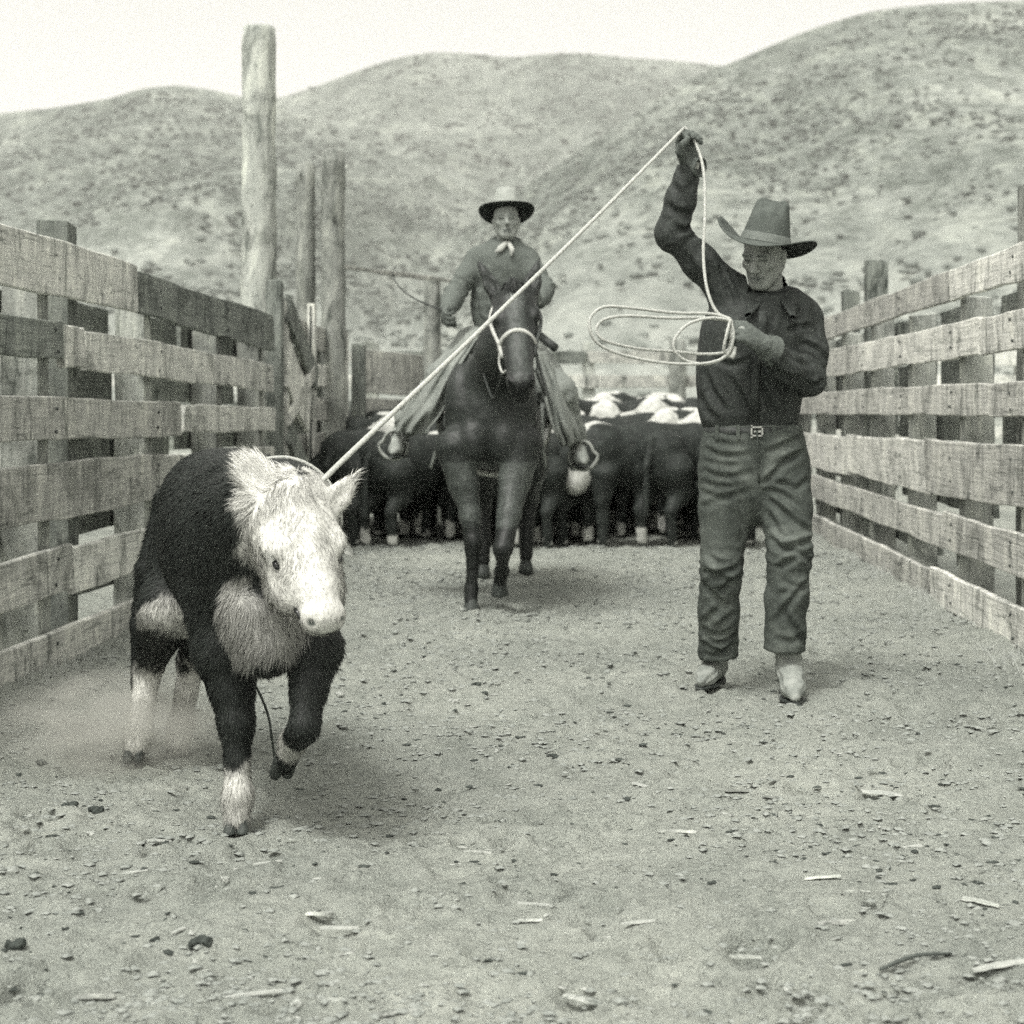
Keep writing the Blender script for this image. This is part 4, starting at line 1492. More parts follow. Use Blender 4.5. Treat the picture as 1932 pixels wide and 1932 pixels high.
ROPE = rope_mat()
lar = empty('lariat', tuple(A(1380, 650, -0.3) * np.array([1, 1, 0])))
tag(lar, 'pale rope lariat from the coil through the raised glove to the calf', 'rope')
grip = A(1292, 240, -0.13)
lh = A(1374, 640, -0.37)
yr = lambda u, v, dy: W(u, v, YM + dy)
RR = 0.0058
slack = spline([A(1378, 602, -0.36), A(1352, 588, -0.36), A(1334, 545, -0.34), A(1327, 480, -0.30), A(1330, 400, -0.26), A(1327, 320, -0.20), A(1312, 270, -0.16), grip], 60)
MB().tube(slack, RR, 8).build('slack_line', ROPE, lar)
neck_c = W(615, 900, 4.41)
sag = np.array([0, 0, -0.012])
line = spline([grip, grip + (neck_c - grip) * 0.35 + sag, grip + (neck_c - grip) * 0.7 + sag * 0.8, neck_c, W(600, 935, 4.50)], 60)
MB().tube(line, [RR + 0.0022 * i / 60 for i in range(61)], 8).build('thrown_line', ROPE, lar)
nc, nr = np.array([-0.765, 4.385, 0.825]), 0.146
nx_ = unit(np.array([0.40, -0.80, 0.27]))
n1 = unit(np.cross(nx_, [0, 0, 1.0]))
n2 = np.cross(nx_, n1)
MB().tube([nc + nr * (math.cos(t) * n1 + 1.02 * math.sin(t) * n2) for t in np.linspace(0, 2 * PI, 48)], RR, 8, False).build('noose', ROPE, lar)
# coils held in the left glove
def coil(pts, name='coil'):
    MB().tube(spline(pts, 90), RR, 8).build(name, ROPE, lar)


coil([A(1378, 602, -0.36), A(1340, 592, -0.37), A(1270, 590, -0.42), A(1190, 581, -0.48), A(1140, 579, -0.52), A(1115, 598, -0.54), A(1113, 622, -0.55), A(1128, 648, -0.54), A(1170, 668, -0.51), A(1240, 683, -0.47), A(1310, 687, -0.42), A(1355, 680, -0.38), A(1378, 662, -0.36), A(1381, 632, -0.37), A(1378, 602, -0.36)])
coil([A(1377, 605, -0.35), A(1330, 600, -0.35), A(1260, 600, -0.38), A(1180, 596, -0.42), A(1138, 604, -0.45), A(1126, 622, -0.46), A(1140, 642, -0.46), A(1200, 657, -0.42), A(1270, 663, -0.38), A(1330, 668, -0.36), A(1372, 662, -0.35), A(1380, 634, -0.36), A(1377, 605, -0.35)])
coil([A(1379, 604, -0.37), A(1340, 600, -0.39), A(1298, 612, -0.42), A(1273, 640, -0.44), A(1274, 664, -0.44), A(1298, 682, -0.42), A(1340, 686, -0.39), A(1372, 668, -0.37), A(1384, 636, -0.37), A(1379, 604, -0.37)])
coil([A(1378, 603, -0.375), A(1370, 635, -0.39), A(1366, 660, -0.38), A(1376, 672, -0.36), A(1385, 662, -0.35)], 'wrap')
MB().tube(spline([A(1385, 655, -0.35), A(1384, 668, -0.36), A(1380, 676, -0.36)], 6), 0.009, 8).build('knot', ROPE, lar)

# ------------------------------------------------------------------ the calf
DARKHIDE = 0.020
COAT = coat('calf_hide', 0.6, 0.25, 0.35, 50, 0.3)


def hair_mat():
    k = Nodes('calf_hair')
    a = k.n('Attribute', attribute_name='Col').outputs['Color']
    return k.out(a, 0.5, None, 0, 0, 0.45)


HAIR = hair_mat()
EYE = plain('wet_eye', 0.006, 0.012, 20, 0.12, 0.0, 0.5)
HORN = plain('hoof_horn', 0.03, 0.07, 40, 0.6, 0.3, 0.3)
Sh = np.array([-0.875, 4.62, 0.715])
Rm = np.array([-1.115, 5.30, 0.735])
bd = unit(Sh - Rm)
bn = unit(np.array([-bd[1], bd[0], 0]))
up = np.array([0, 0, 1.0])
CP = np.array([-0.735, 4.29, 0.868])               # poll
CM = np.array([-0.613, 4.086, 0.602])               # muzzle
ca = unit(CM - CP)
cs = unit(np.array([0.85, 0.51, 0.12]) - ca * np.dot([0.85, 0.51, 0.12], ca))
cf = np.cross(cs, ca)
if cf[1] > 0:
    cf = -cf
C = Field((-1.60, 3.86, -0.02), (-0.44, 5.80, 1.10), 0.0085)
fw = (bn, 1.16)
C.chain([Rm + bd * -0.03, Rm + bd * 0.30 + up * -0.005, Rm + bd * 0.55 - up * 0.01, Sh + bd * 0.02], [0.215, 0.238, 0.240, 0.215], 0.06, fw)
C.ell(Rm + up * 0.10 + bd * -0.05, (0.16, 0.20, 0.12), np.stack([bn, bd, up]), 0.06)
C.ell(Sh + up * 0.12 - bd * 0.05, (0.12, 0.16, 0.12), np.stack([bn, bd, up]), 0.06)
C.cone(Sh + bd * 0.05, Sh + bd * 0.20 - up * 0.14 - bn * 0.02, 0.185, 0.120, 0.05, (bn, 1.28))
C.cone(Sh + bd * 0.18 - up * 0.12, np.array([-0.80, 4.37, 0.49]), 0.105, 0.066, 0.04)
C.cone(np.array([-0.86, 4.44, 0.58]), np.array([-0.845, 4.41, 0.47]), 0.08, 0.05, 0.04)
C.chain([Sh + bd * 0.08 + up * 0.05, (Sh + bd * 0.08 + up * 0.05 + CP) / 2 + np.array([0, 0, -0.01]), CP - ca * 0.0 - cf * 0.05], [0.185, 0.150, 0.115], 0.05)
# head
hp = lambda s, a, f: CP + cs * s + ca * a + cf * f
RHd = np.stack([cs, ca, cf])
HLc = float(np.linalg.norm(CM - CP))
C.ell(hp(0, 0.095, -0.040), (0.102, 0.125, 0.088), RHd, 0.03)
C.cone(hp(0, 0.09, -0.030), hp(0, 0.24, -0.028), 0.098, 0.064, 0.03, (cf, 1.2))
C.cone(hp(0, 0.22, -0.028), hp(0, HLc - 0.03, -0.022), 0.060, 0.044, 0.03, (cf, 1.05))
C.cone(hp(0, 0.03, 0.030), hp(0, 0.30, 0.010), 0.030, 0.020, 0.04)                   # bridge of the nose
C.cone(hp(0, 0.11, -0.100), hp(0, HLc - 0.06, -0.055), 0.060, 0.034, 0.04)             # jaw
C.ell(hp(0, HLc - 0.015, -0.020), (0.054, 0.038, 0.040), RHd, 0.02)
C.ell(hp(0, HLc - 0.035, -0.062), (0.036, 0.038, 0.024), RHd, 0.02)                    # chin
for q in (-1, 1):
    C.ell(hp(q * 0.076, 0.140, 0.002), (0.030, 0.045, 0.026), RHd, 0.02)              # brow
    C.ell(hp(q * 0.058, 0.20, -0.075), (0.036, 0.080, 0.045), RHd, 0.03)              # cheek
    C.ell(hp(q * 0.088, 0.180, -0.004), (0.014, 0.024, 0.010), RHd, 0.010, 'sub')
    C.ell(hp(q * 0.040, HLc + 0.008, -0.008), (0.010, 0.010, 0.009), RHd, 0.006, 'sub')
C.cone(hp(-0.070, HLc - 0.05, -0.046), hp(0.02, HLc + 0.02, -0.048), 0.007, 0.007, 0.005, None, 'sub')
C.ell(hp(0, 0.00, -0.01), (0.055, 0.045, 0.04), RHd, 0.03)
# ears
e1b, e1t = W(534, 948, 4.27), W(446, 862, 4.27)
ea = unit(e1t - e1b)
ef = unit(np.array([0.15, -1.0, 0.15]) - ea * np.dot([0.15, -1.0, 0.15], ea))
R1 = np.stack([ea, np.cross(ef, ea), ef])
e1c = W(490, 902, 4.27)
C.cone(hp(-0.07, 0.05, -0.02), e1b, 0.030, 0.026, 0.02)
C.cone(e1b, e1b + ea * 0.05, 0.026, 0.020, 0.02)
C.ell(e1c, (0.076, 0.048, 0.015), R1, 0.012)
C.ell(e1c + ef * 0.022, (0.052, 0.030, 0.016), R1, 0.012, 'sub')
e2b, e2t = hp(0.080, 0.045, -0.02), W(668, 900, 4.36)
eb = unit(e2t - e2b)
eg = unit(np.array([0.5, -0.9, 0.1]) - eb * np.dot([0.5, -0.9, 0.1], eb))
R2 = np.stack([eb, np.cross(eg, eb), eg])
C.ell((e2b + e2t) / 2 - eb * 0.005, (0.055, 0.033, 0.018), R2, 0.015)
C.cone((e2b + e2t) / 2, e2t + eb * 0.012, 0.028, 0.005, 0.012, (eg, 1.6))
C.ell((e2b + e2t) / 2 + eg * 0.022, (0.042, 0.018, 0.014), R2, 0.008, 'sub')
# legs
k0 = 0.03
fl_s, fl_e = np.array([-0.955, 4.60, 0.60]), np.array([-0.945, 4.56, 0.45])
fl_k, fl_f, fl_h = W(446, 1365, 4.52), W(449, 1500, 4.49), W(447, 1545, 4.475)
C.chain([fl_s, fl_e, fl_e * 0.5 + fl_k * 0.5, fl_k], [0.12, 0.082, 0.054, 0.045], k0)
C.chain([fl_k, fl_k * 0.5 + fl_f * 0.5, fl_f, fl_h], [0.045, 0.030, 0.036, 0.032], 0.02)
fr_s, fr_e = np.array([-0.775, 4.54, 0.59]), W(592, 1225, 4.45)
fr_k, fr_f, fr_h = W(574, 1372, 4.34), W(553, 1398, 4.46), W(538, 1436, 4.50)
C.chain([fr_s, fr_e, fr_e * 0.5 + fr_k * 0.5, fr_k], [0.100, 0.068, 0.043, 0.035], k0)
C.chain([fr_k, fr_f, fr_h], [0.037, 0.032, 0.028], 0.02)
hl_s, hl_t = np.array([-1.21, 5.32, 0.66]), np.array([-1.25, 5.20, 0.50])
hl_k, hl_f, hl_h = W(280, 1255, 5.42), W(263, 1385, 5.38), W(256, 1412, 5.35)
C.chain([hl_s, hl_t], [0.125, 0.092], 0.05)
C.chain([hl_t, hl_k], [0.088, 0.044], 0.03)
C.chain([hl_k, hl_k * 0.5 + hl_f * 0.5, hl_f, hl_h], [0.046, 0.034, 0.040, 0.036], 0.02)
hr_s, hr_t = np.array([-1.10, 5.36, 0.66]), np.array([-1.10, 5.22, 0.50])
hr_k, hr_f, hr_h = W(362, 1245, 5.50), W(340, 1370, 5.52), W(335, 1405, 5.48)
C.chain([hr_s, hr_t], [0.15, 0.11], 0.05)
C.chain([hr_t, hr_k], [0.095, 0.046], 0.03)
C.chain([hr_k, hr_k * 0.5 + hr_f * 0.5, hr_f, hr_h], [0.044, 0.033, 0.039, 0.035], 0.02)
# tail
C.chain([Rm - bd * 0.20 + up * 0.15, np.array([-1.33, 5.50, 0.80]), np.array([-1.385, 5.48, 0.58]), W(268, 1180, 5.50), W(256, 1300, 5.52)], [0.045, 0.040, 0.038, 0.034, 0.016], 0.02)
V, F = C.skin(1)


def on_ear1(V):
    q = (V - e1c) @ R1.T
    return (np.abs(q[:, 2]) < 0.036) & ((q[:, 0] / 0.105) ** 2 + (q[:, 1] / 0.085) ** 2 < 1)


def calf_tone(V):
    """Hereford markings: white face, chest, crest and lower legs on a dark hide."""
    n = fbm(V * 22, 3, 5) - 0.5
    q = (V - CP) @ RHd.T
    white = np.zeros(len(V))
    headm = sstep(-0.03, 0.0, q[:, 1] + 0.05 * (q[:, 2] + 0.1) + 0.03 * n) * (np.linalg.norm(V - (CP + CM) / 2, axis=1) < 0.30)
    cheek = sstep(-0.150, -0.125, q[:, 2] + 0.02 * n) * (1 - sstep(0.112, 0.130, np.abs(q[:, 0]) + 0.02 * n)) * np.maximum(sstep(0.02, 0.05, q[:, 1]), sstep(-0.09, -0.06, q[:, 2]))
    white = np.maximum(white, headm * cheek)
    white = np.maximum(white, on_ear1(V) * 1.0)
    white = np.maximum(white, ((V - e2b) @ eb > 0.015) * (np.linalg.norm(V - e2b - eb * 0.09, axis=1) < 0.12) * 1.0)
    d = V - np.array([-0.83, 4.36, 0.53])
    bris = np.sqrt((d[:, 0] / 0.112) ** 2 + (d[:, 1] / 0.13) ** 2 + (d[:, 2] / 0.115) ** 2) + 1.1 * n + 0.8 * (vnoise(V * 9, 12) - 0.5)
    white = np.maximum(white, 1 - sstep(0.85, 1.1, bris))
    # socks
    z = V[:, 2] + 0.05 * n
    front = V[:, 1] < 4.85
    left = V[:, 0] < -0.85
    white = np.maximum(white, front * left * (1 - sstep(0.155, 0.185, z - 0.25 * (V[:, 0] + 0.905))))
    white = np.maximum(white, (np.linalg.norm(V - fr_f, axis=1) < 0.055) * 1.0)
    hind = V[:, 1] > 5.0
    tail = (np.abs(V[:, 1] - 5.50) < 0.05) & (V[:, 0] < -1.33)
    inner = ((V[:, 0] + 1.30) * 1.2 - (V[:, 1] - 5.25) * 0.4 + 0.06 * n)
    white = np.maximum(white, hind * (~tail) * (1 - sstep(0.50, 0.56, z)) * np.maximum(sstep(0.05, 0.075, inner + 0.22 * n), 1 - sstep(0.24, 0.33, z + 0.12 * n)) * np.maximum(1 - sstep(0.30, 0.36, z + 0.2 * n), sstep(0.40, 0.46, z + 0.1 * n)))
    # belly
    white = np.maximum(white, (V[:, 1] > 4.85) * (V[:, 1] < 5.3) * (1 - sstep(0.475, 0.50, V[:, 2])) * (V[:, 2] > 0.44) * 0.7)
    w = np.clip(white, 0, 1)[:, None]
    grey = 1 - 0.38 * (1 - sstep(0.9, 1.25, np.sqrt((d ** 2).sum(1)) / 0.16))[:, None]  # chest white dimmed: the shade under the head put into its colour
    dark = np.array(tone(DARKHIDE)[:3])
    lite = np.array(tone(0.64)[:3])
    col = dark * (1 - w) + lite * w * grey
    nost = np.minimum(np.linalg.norm(V - hp(0.040, HLc + 0.008, -0.006), axis=1), np.linalg.norm(V - hp(-0.040, HLc + 0.008, -0.006), axis=1))
    col = np.where((nost < 0.010)[:, None], np.array(tone(0.12)[:3]), col)
    pad = (np.linalg.norm(V - hp(0, HLc + 0.018, -0.015), axis=1) < 0.028)
    col = np.where(pad[:, None] & (nost > 0.010)[:, None], np.array(tone(0.55)[:3]), col)
    eye = np.minimum(np.linalg.norm((V - hp(-0.086, 0.180, 0.000)) @ RHd.T / np.array([1, 2.1, 0.8]), axis=1), np.linalg.norm((V - hp(0.086, 0.180, 0.000)) @ RHd.T / np.array([1, 2.1, 0.8]), axis=1))
    col = np.where((eye < 0.0115)[:, None], np.array(tone(0.015)[:3]), col)
    mouth = np.abs((V - hp(-0.03, HLc - 0.02, -0.047)) @ RHd.T)
    col = np.where(((mouth[:, 0] < 0.045) & (mouth[:, 2] < 0.007) & (mouth[:, 1] < 0.06) & (pad | (q[:, 1] > HLc - 0.07)))[:, None], np.array(tone(0.03)[:3]), col)
    return col, w[:, 0], eye, nost


cols, wht, eye_d, nost_d = calf_tone(V)
c_root = np.array([-1.0, 4.9, 0.0])
calf = add_obj('calf', raw_mesh('calf', V - c_root, F), COAT, None, tuple(c_root))
set_col(calf.data, cols)
tag(calf, 'dark Hereford calf with shaggy white face running towards the camera', 'calf')

# hooves
for (h, f, lift) in ((fl_h, fl_f, 0), (fr_h, fr_f, 1), (hl_h, hl_f, 0), (hr_h, hr_f, 1)):
    d = unit(h - f)
    fwd = unit(np.array([0.15, -1.0, -0.25 if not lift else -0.6]))
    if lift:
        fwd = unit(np.array([-0.2, 0.5, -0.8]))
    for s_ in (-1, 1):
        sd = unit(np.cross(fwd, [0, 0, 1.0])) * s_ * 0.016
        c0 = h + sd * 0.8 - d * 0.005
        tip = h + sd + (d * 0.028 + fwd * 0.02)
        HF = Field(np.minimum(c0, tip) - 0.07, np.maximum(c0, tip) + 0.07, 0.005)
        HF.cone(c0, tip, 0.020, 0.016, 0.01)
        zb = 0.004 if not lift else -1
        HF.cut((0, 0, max(zb, gz1(h[0], h[1]) - 0.004) if not lift else -1), (0, 0, -1))
        HV, Hf = HF.skin(1)
        wobj('hoof', HV, Hf, HORN, calf)

# coat of hair
P, Nn, ix = sample_skin(V, F, 120000, np.where(V[:, 1] < 4.75, 1.5, 0.75) * np.where(wht > 0.5, 1.4, 1.0))
pc, pw, pe, pn = calf_tone(P)
keep = (pe > 0.015) & (pn > 0.011) & (np.linalg.norm(P - hp(0, HLc + 0.02, -0.015), axis=1) > 0.026)
mo = np.abs((P - hp(-0.03, HLc - 0.02, -0.047)) @ RHd.T)
keep &= ~((mo[:, 0] < 0.05) & (mo[:, 2] < 0.010) & (mo[:, 1] < 0.06))
P, Nn, pc, pw = P[keep], Nn[keep], pc[keep], pw[keep]
q = (P - CP) @ RHd.T
is_head = (np.linalg.norm(P - (CP + CM) / 2, axis=1) < 0.30) & (q[:, 1] > -0.06) & (pw > 0.5)
is_ear = on_ear1(P) | (((P - e2b) @ eb > 0.0) & (np.linalg.norm(P - e2b - eb * 0.06, axis=1) < 0.10))
is_ear &= pw > 0.5
ear1 = is_ear & on_ear1(P)
bris = (np.linalg.norm((P - np.array([-0.83, 4.37, 0.53])) / np.array([0.13, 0.15, 0.15]), axis=1) < 1.15) & (pw > 0.3)
sock = (P[:, 2] < 0.5) & (pw > 0.5) & ~bris & ~is_head
flow = np.tile(-bd * 0.8 - up * 0.75, (len(P), 1))
flow[is_head] = ca * 0.8
flow[ear1] = unit(ea) * 0.35 + (P[ear1] - e1b - (P[ear1] - e1b) @ ef[:, None] * ef) * 7
flow[is_ear & ~ear1] = eb
flow[bris] = -up * 0.8 + np.array([-0.75, 0, 0]) * (1 - sstep(-0.92, -0.80, P[bris, 0]))[:, None] + 0.9 * (np.stack([vnoise(P[bris] * 26, 5), vnoise(P[bris] * 26, 6), vnoise(P[bris] * 26, 7)], 1) - 0.5)
leg = (P[:, 2] < 0.42)
flow[leg] = -up
flow[is_head] += 1.5 * (np.stack([vnoise(P[is_head] * 24, 11), vnoise(P[is_head] * 24, 12), vnoise(P[is_head] * 24, 13)], 1) - 0.5)
flow += 0.35 * (np.stack([vnoise(P * 14, 1), vnoise(P * 14, 2), vnoise(P * 14, 3)], 1) - 0.5) * 2.2
flow -= Nn * (flow * Nn).sum(1, keepdims=True)
flow /= np.linalg.norm(flow, axis=1, keepdims=True) + 1e-9
lift = np.full(len(P), 0.34)
L = RNG.uniform(0.012, 0.024, len(P))
L[is_head] = RNG.uniform(0.008, 0.020, is_head.sum()) * np.where(q[is_head, 1] < 0.24, 1.0, 0.6)
poll = is_head & (q[:, 1] < 0.045)
L[poll] = RNG.uniform(0.02, 0.045, poll.sum())
chk = is_head & (np.abs(q[:, 0]) > 0.055) & (q[:, 2] < -0.05)
L[chk] = RNG.uniform(0.016, 0.034, chk.sum())
L[is_ear] = RNG.uniform(0.02, 0.05, is_ear.sum())
e2m = is_ear & ~ear1
L[e2m] = RNG.uniform(0.008, 0.018, e2m.sum()) * (1 + 1.6 * sstep(0.07, 0.12, (P[e2m] - e2b) @ eb))
L[bris] = RNG.uniform(0.016, 0.040, bris.sum()) * (0.7 + 0.6 * vnoise(P[bris] * 18, 9))
L[leg] = RNG.uniform(0.008, 0.016, leg.sum())
sk = sock & (P[:, 2] < 0.13)
L[sk] = RNG.uniform(0.012, 0.026, sk.sum())
lift[bris] = 0.32
lift[is_ear] = 0.30
lift[is_head] = 0.20
lift[poll] = 0.28
lift[chk] = 0.3
Dr = flow + Nn * lift[:, None] + RNG.normal(size=P.shape) * 0.16
Dr /= np.linalg.norm(Dr, axis=1, keepdims=True)
shade = RNG.uniform(0.65, 1.25, len(P))[:, None]
clump = (0.75 + 0.6 * fbm(P * 30, 2, 8))[:, None]
pc = np.where(is_ear[:, None], np.array(tone(0.72)[:3]), pc)
hc = pc * np.where(pw[:, None] > 0.5, (0.80 + 0.25 * (shade - 0.65) / 0.6) * np.where((bris | sock)[:, None], 0.55 + 0.75 * fbm(P * 16, 3, 4)[:, None], 0.62 + 0.55 * fbm(P * 34, 2, 15)[:, None]), shade * clump * 1.5)
blades(P - Nn * 0.001, Nn, Dr, L, np.where(pw > 0.5, 0.0017, 0.0022), hc, 'coat', HAIR, calf)
# lashes
for q_ in (-1, 1):
    ec = hp(q_ * 0.088, 0.168, 0.010)
    m = MB()
    for t in np.linspace(-1, 1, 9):
        m.tube([ec + ca * 0.016 * t, ec + ca * 0.018 * t + cs * q_ * 0.02 + ca * 0.014 + cf * 0.004], [0.0012, 0.0004], 4)
    m.build('eyelashes', BONE, calf)
    EF = Field(ec - 0.06, ec + 0.06, 0.004)
    EF.ell(hp(q_ * 0.078, 0.182, -0.010), (0.010, 0.019, 0.008), RHd, 0.004)
    ev, ef2 = EF.skin(1)
    wobj('eye', ev, ef2, EYE, calf)
MB().tube(spline([hp(-0.056, HLc - 0.060, -0.036), hp(-0.040, HLc - 0.018, -0.042), hp(-0.016, HLc + 0.008, -0.046), hp(0.016, HLc + 0.010, -0.047)], 10), [0.004, 0.006, 0.007, 0.007, 0.007, 0.007, 0.007, 0.007, 0.006, 0.005, 0.003], 6).build('mouth', EYE, calf)

# ------------------------------------------------------------------ the horse
HIDE = coat('bay_hide', 0.5, 0.35, 0.55, 60, 0.5)
YH = 9.4
H_ = lambda u, v, dy=0.0: W(u, v, YH + dy)
cx0 = -0.535
HF_ = Field((-1.05, 8.35, -0.02), (0.0, 11.75, 2.05), 0.012)
ch_c = np.array([cx0, 9.62, 1.05])
mid_c = np.array([cx0 - 0.01, 10.25, 1.03])
rp_c = np.array([cx0 - 0.03, 10.95, 1.12])
HF_.chain([ch_c, mid_c, rp_c], [0.275, 0.305, 0.265], 0.08, ((1, 0, 0), 1.25))
HF_.ell(rp_c + np.array([0, 0.12, 0.02]), (0.24, 0.26, 0.25), None, 0.08)
HF_.ell(ch_c + np.array([0, 0.1, 0.22]), (0.14, 0.3, 0.16), None, 0.08)          # withers
HF_.ell(ch_c + np.array([0, -0.10, -0.03]), (0.215, 0.20, 0.26), None, 0.05)     # breast
for s_ in (-1, 1):
    HF_.ell(ch_c + np.array([s_ * 0.085, -0.24, -0.15]), (0.080, 0.09, 0.125), None, 0.03)
    HF_.ell(ch_c + np.array([s_ * 0.165, -0.09, 0.03]), (0.085, 0.15, 0.25), None, 0.03)
poll = W(969, 548, 9.02)
muz = W(983, 716, 8.60)
HF_.chain([ch_c + np.array([0.02, -0.10, 0.17]), (ch_c + poll) / 2 + np.array([0.0, -0.03, 0.02]), poll + np.array([-0.005, 0.10, -0.05])], [0.20, 0.150, 0.105], 0.06, ((1, 0, 0.2), 1.25))
hax = unit(muz - poll)
hsd = unit(np.array([1.0, 0.06, 0.02]) - hax * np.dot([1.0, 0.06, 0.02], hax))
hfr = np.cross(hsd, hax)
if hfr[1] > 0:
    hfr = -hfr
RHh = np.stack([hsd, hax, hfr])
hq = lambda s, a, f: poll + hsd * s + hax * a + hfr * f
HL = float(np.linalg.norm(muz - poll))
HF_.ell(hq(0, 0.11, -0.05), (0.108, 0.15, 0.10), RHh, 0.04)
HF_.cone(hq(0, 0.10, -0.03), hq(0, HL - 0.04, -0.03), 0.100, 0.056, 0.04, (hfr, 1.10))
HF_.cone(hq(0, 0.14, -0.13), hq(0, HL - 0.06, -0.06), 0.085, 0.045, 0.05, (hsd, 1.25))
HF_.ell(hq(0, HL - 0.01, -0.03), (0.068, 0.075, 0.058), RHh, 0.03)
HF_.ell(hq(0, HL + 0.03, -0.075), (0.045, 0.045, 0.035), RHh, 0.03)
for s_ in (-1, 1):
    HF_.ell(hq(s_ * 0.097, 0.185, 0.0), (0.028, 0.045, 0.035), RHh, 0.02)          # eye socket
    HF_.ell(hq(s_ * 0.075, 0.24, -0.10), (0.035, 0.11, 0.08), RHh, 0.04)          # cheek
    HF_.ell(hq(s_ * 0.048, HL + 0.005, 0.012), (0.020, 0.026, 0.018), RHh, 0.012)
    HF_.ell(hq(s_ * 0.050, HL + 0.012, 0.030), (0.012, 0.017, 0.018), RHh, 0.006, 'sub')
HF_.cone(hq(-0.035, HL + 0.012, -0.052), hq(0.035, HL + 0.012, -0.052), 0.006, 0.006, 0.008, None, 'sub')
for (b_, t_) in (((936, 556), (909, 506)), ((1000, 552), (1013, 502))):
    eb_, et_ = W(b_[0], b_[1], 9.04), W(t_[0], t_[1], 9.08)
    ax_ = unit(et_ - eb_)
    et_ = et_ + (et_ - eb_) * 0.25
    fc = unit(np.array([0.1, -1, 0.1]) - ax_ * np.dot([0.1, -1, 0.1], ax_))
    Re = np.stack([ax_, np.cross(fc, ax_), fc])
    HF_.cone(eb_ - ax_ * 0.02, eb_ + ax_ * 0.06, 0.040, 0.042, 0.03)
    HF_.cone(eb_ + ax_ * 0.06, et_, 0.042, 0.008, 0.01)
    HF_.ell(eb_ + ax_ * 0.065 + fc * 0.030, (0.060, 0.024, 0.022), Re, 0.01, 'sub')
# near fore (standing) and off fore (lifted), then the hind legs
k_ = W(893, 1020, 9.34)
f_ = W(889, 1112, 9.36)
HF_.chain([W(862, 845, 9.42), W(876, 915, 9.40), W(886, 970, 9.37), k_], [0.115, 0.076, 0.054, 0.046], 0.03)
HF_.chain([k_, k_ * 0.5 + f_ * 0.5, f_, W(889, 1135, 9.34)], [0.046, 0.027, 0.036, 0.034], 0.015)
k2 = W(949, 1036, 9.14)
f2 = W(946, 1078, 9.36)
HF_.chain([W(985, 840, 9.42), W(972, 905, 9.36), W(960, 970, 9.25), k2], [0.115, 0.082, 0.060, 0.050], 0.03)
HF_.chain([k2, k2 * 0.45 + f2 * 0.55, f2, W(943, 1098, 9.40)], [0.048, 0.032, 0.038, 0.034], 0.015)
for s_, dy in ((-1, -0.1), (1, 0.2)):
    HF_.chain([rp_c + np.array([s_ * 0.14, 0.08, -0.08]), np.array([cx0 + s_ * 0.15, 10.95 + dy, 0.72]), np.array([cx0 + s_ * 0.14, 11.15 + dy, 0.50]), np.array([cx0 + s_ * 0.13, 11.1 + dy, 0.12])], [0.20, 0.12, 0.058, 0.042], 0.04)
HF_.chain([rp_c + np.array([0, 0.34, 0.10]), rp_c + np.array([0, 0.46, -0.15]), rp_c + np.array([0, 0.44, -0.6])], [0.04, 0.06, 0.03], 0.03)
V, F = HF_.skin(1)
N = vnormals(V, F)
V = V + N * (0.011 * (fbm(V * np.array([10, 7, 7]), 3, 2) - 0.5) * 2 + 0.004 * (1 - np.abs(2 * fbm(V * 16, 2, 4) - 1)))[:, None]


def horse_tone(V):
    n = fbm(V * 8, 3, 6) - 0.5
    c = np.full(len(V), 0.032) * (1 + 0.9 * n)
    low = (V[:, 2] < 0.46 + 0.1 * n)
    c = np.where(low, 0.016, c)
    q = (V - poll) @ RHh.T
    star = (np.abs(q[:, 0] + 0.004) < 0.018) & (np.abs(q[:, 1] - 0.115) < 0.022) & (q[:, 2] > 0)
    hd = (q[:, 1] > -0.02) & (q[:, 1] < 0.7) & (np.abs(q[:, 0]) < 0.16) & (V[:, 1] < 9.2)
    c = np.where(hd & (q[:, 2] > -0.03), (0.020 + 0.035 * (1 - sstep(0.025, 0.06, np.abs(q[:, 0])))) * (1 + 0.8 * n), c)
    c = np.where(star, 0.20, c)
    tip = (np.linalg.norm(V - hq(0, HL + 0.045, -0.04), axis=1) < 0.065)
    c = np.where(tip, 0.012, c)
    for s_ in (-1, 1):
        c = np.where(np.linalg.norm(V - hq(s_ * 0.052, HL + 0.012, 0.028), axis=1) < 0.020, 0.008, c)
        c = np.where(np.linalg.norm((V - hq(s_ * 0.120, 0.190, 0.006)) @ RHh.T / np.array([1, 1.6, 1]), axis=1) < 0.016, 0.006, c)
    fore = (V[:, 1] < 9.7) & (V[:, 2] < 0.80) & (V[:, 2] > 0.45)
    c = np.where(fore, c * 2.2, c)
    return c


hc_ = horse_tone(V)
h_root = np.array([cx0, 10.2, 0.0])
horse = add_obj('horse', raw_mesh('horse', V - h_root, F), HIDE, None, tuple(h_root))
set_col(horse.data, np.array([tone(x)[:3] for x in hc_]))
tag(horse, 'dark saddle horse trotting head-on in the middle of the alley', 'horse')
for (h, d_, lift) in ((W(889, 1135, 9.34), (0, -0.25, -1), 0), (W(943, 1098, 9.40), (0, 0.25, -1), 1), (np.array([cx0 - 0.13, 11.0, 0.10]), (0, -0.3, -1), 0), (np.array([cx0 + 0.13, 11.3, 0.10]), (0, -0.3, -1), 0)):
    d_ = unit(d_)
    Q = Field(h - 0.14, h + 0.14, 0.008)
    Q.cone(h, h + d_ * 0.07, 0.034, 0.050, 0.01)
    if lift:
        Q.cut(h + d_ * 0.075, d_)
    else:
        Q.cut((h[0], h[1], gz1(h[0], h[1]) - 0.003), (0, 0, -1))
    qv, qf = Q.skin(1)
    wobj('hoof', qv, qf, HORN, horse)
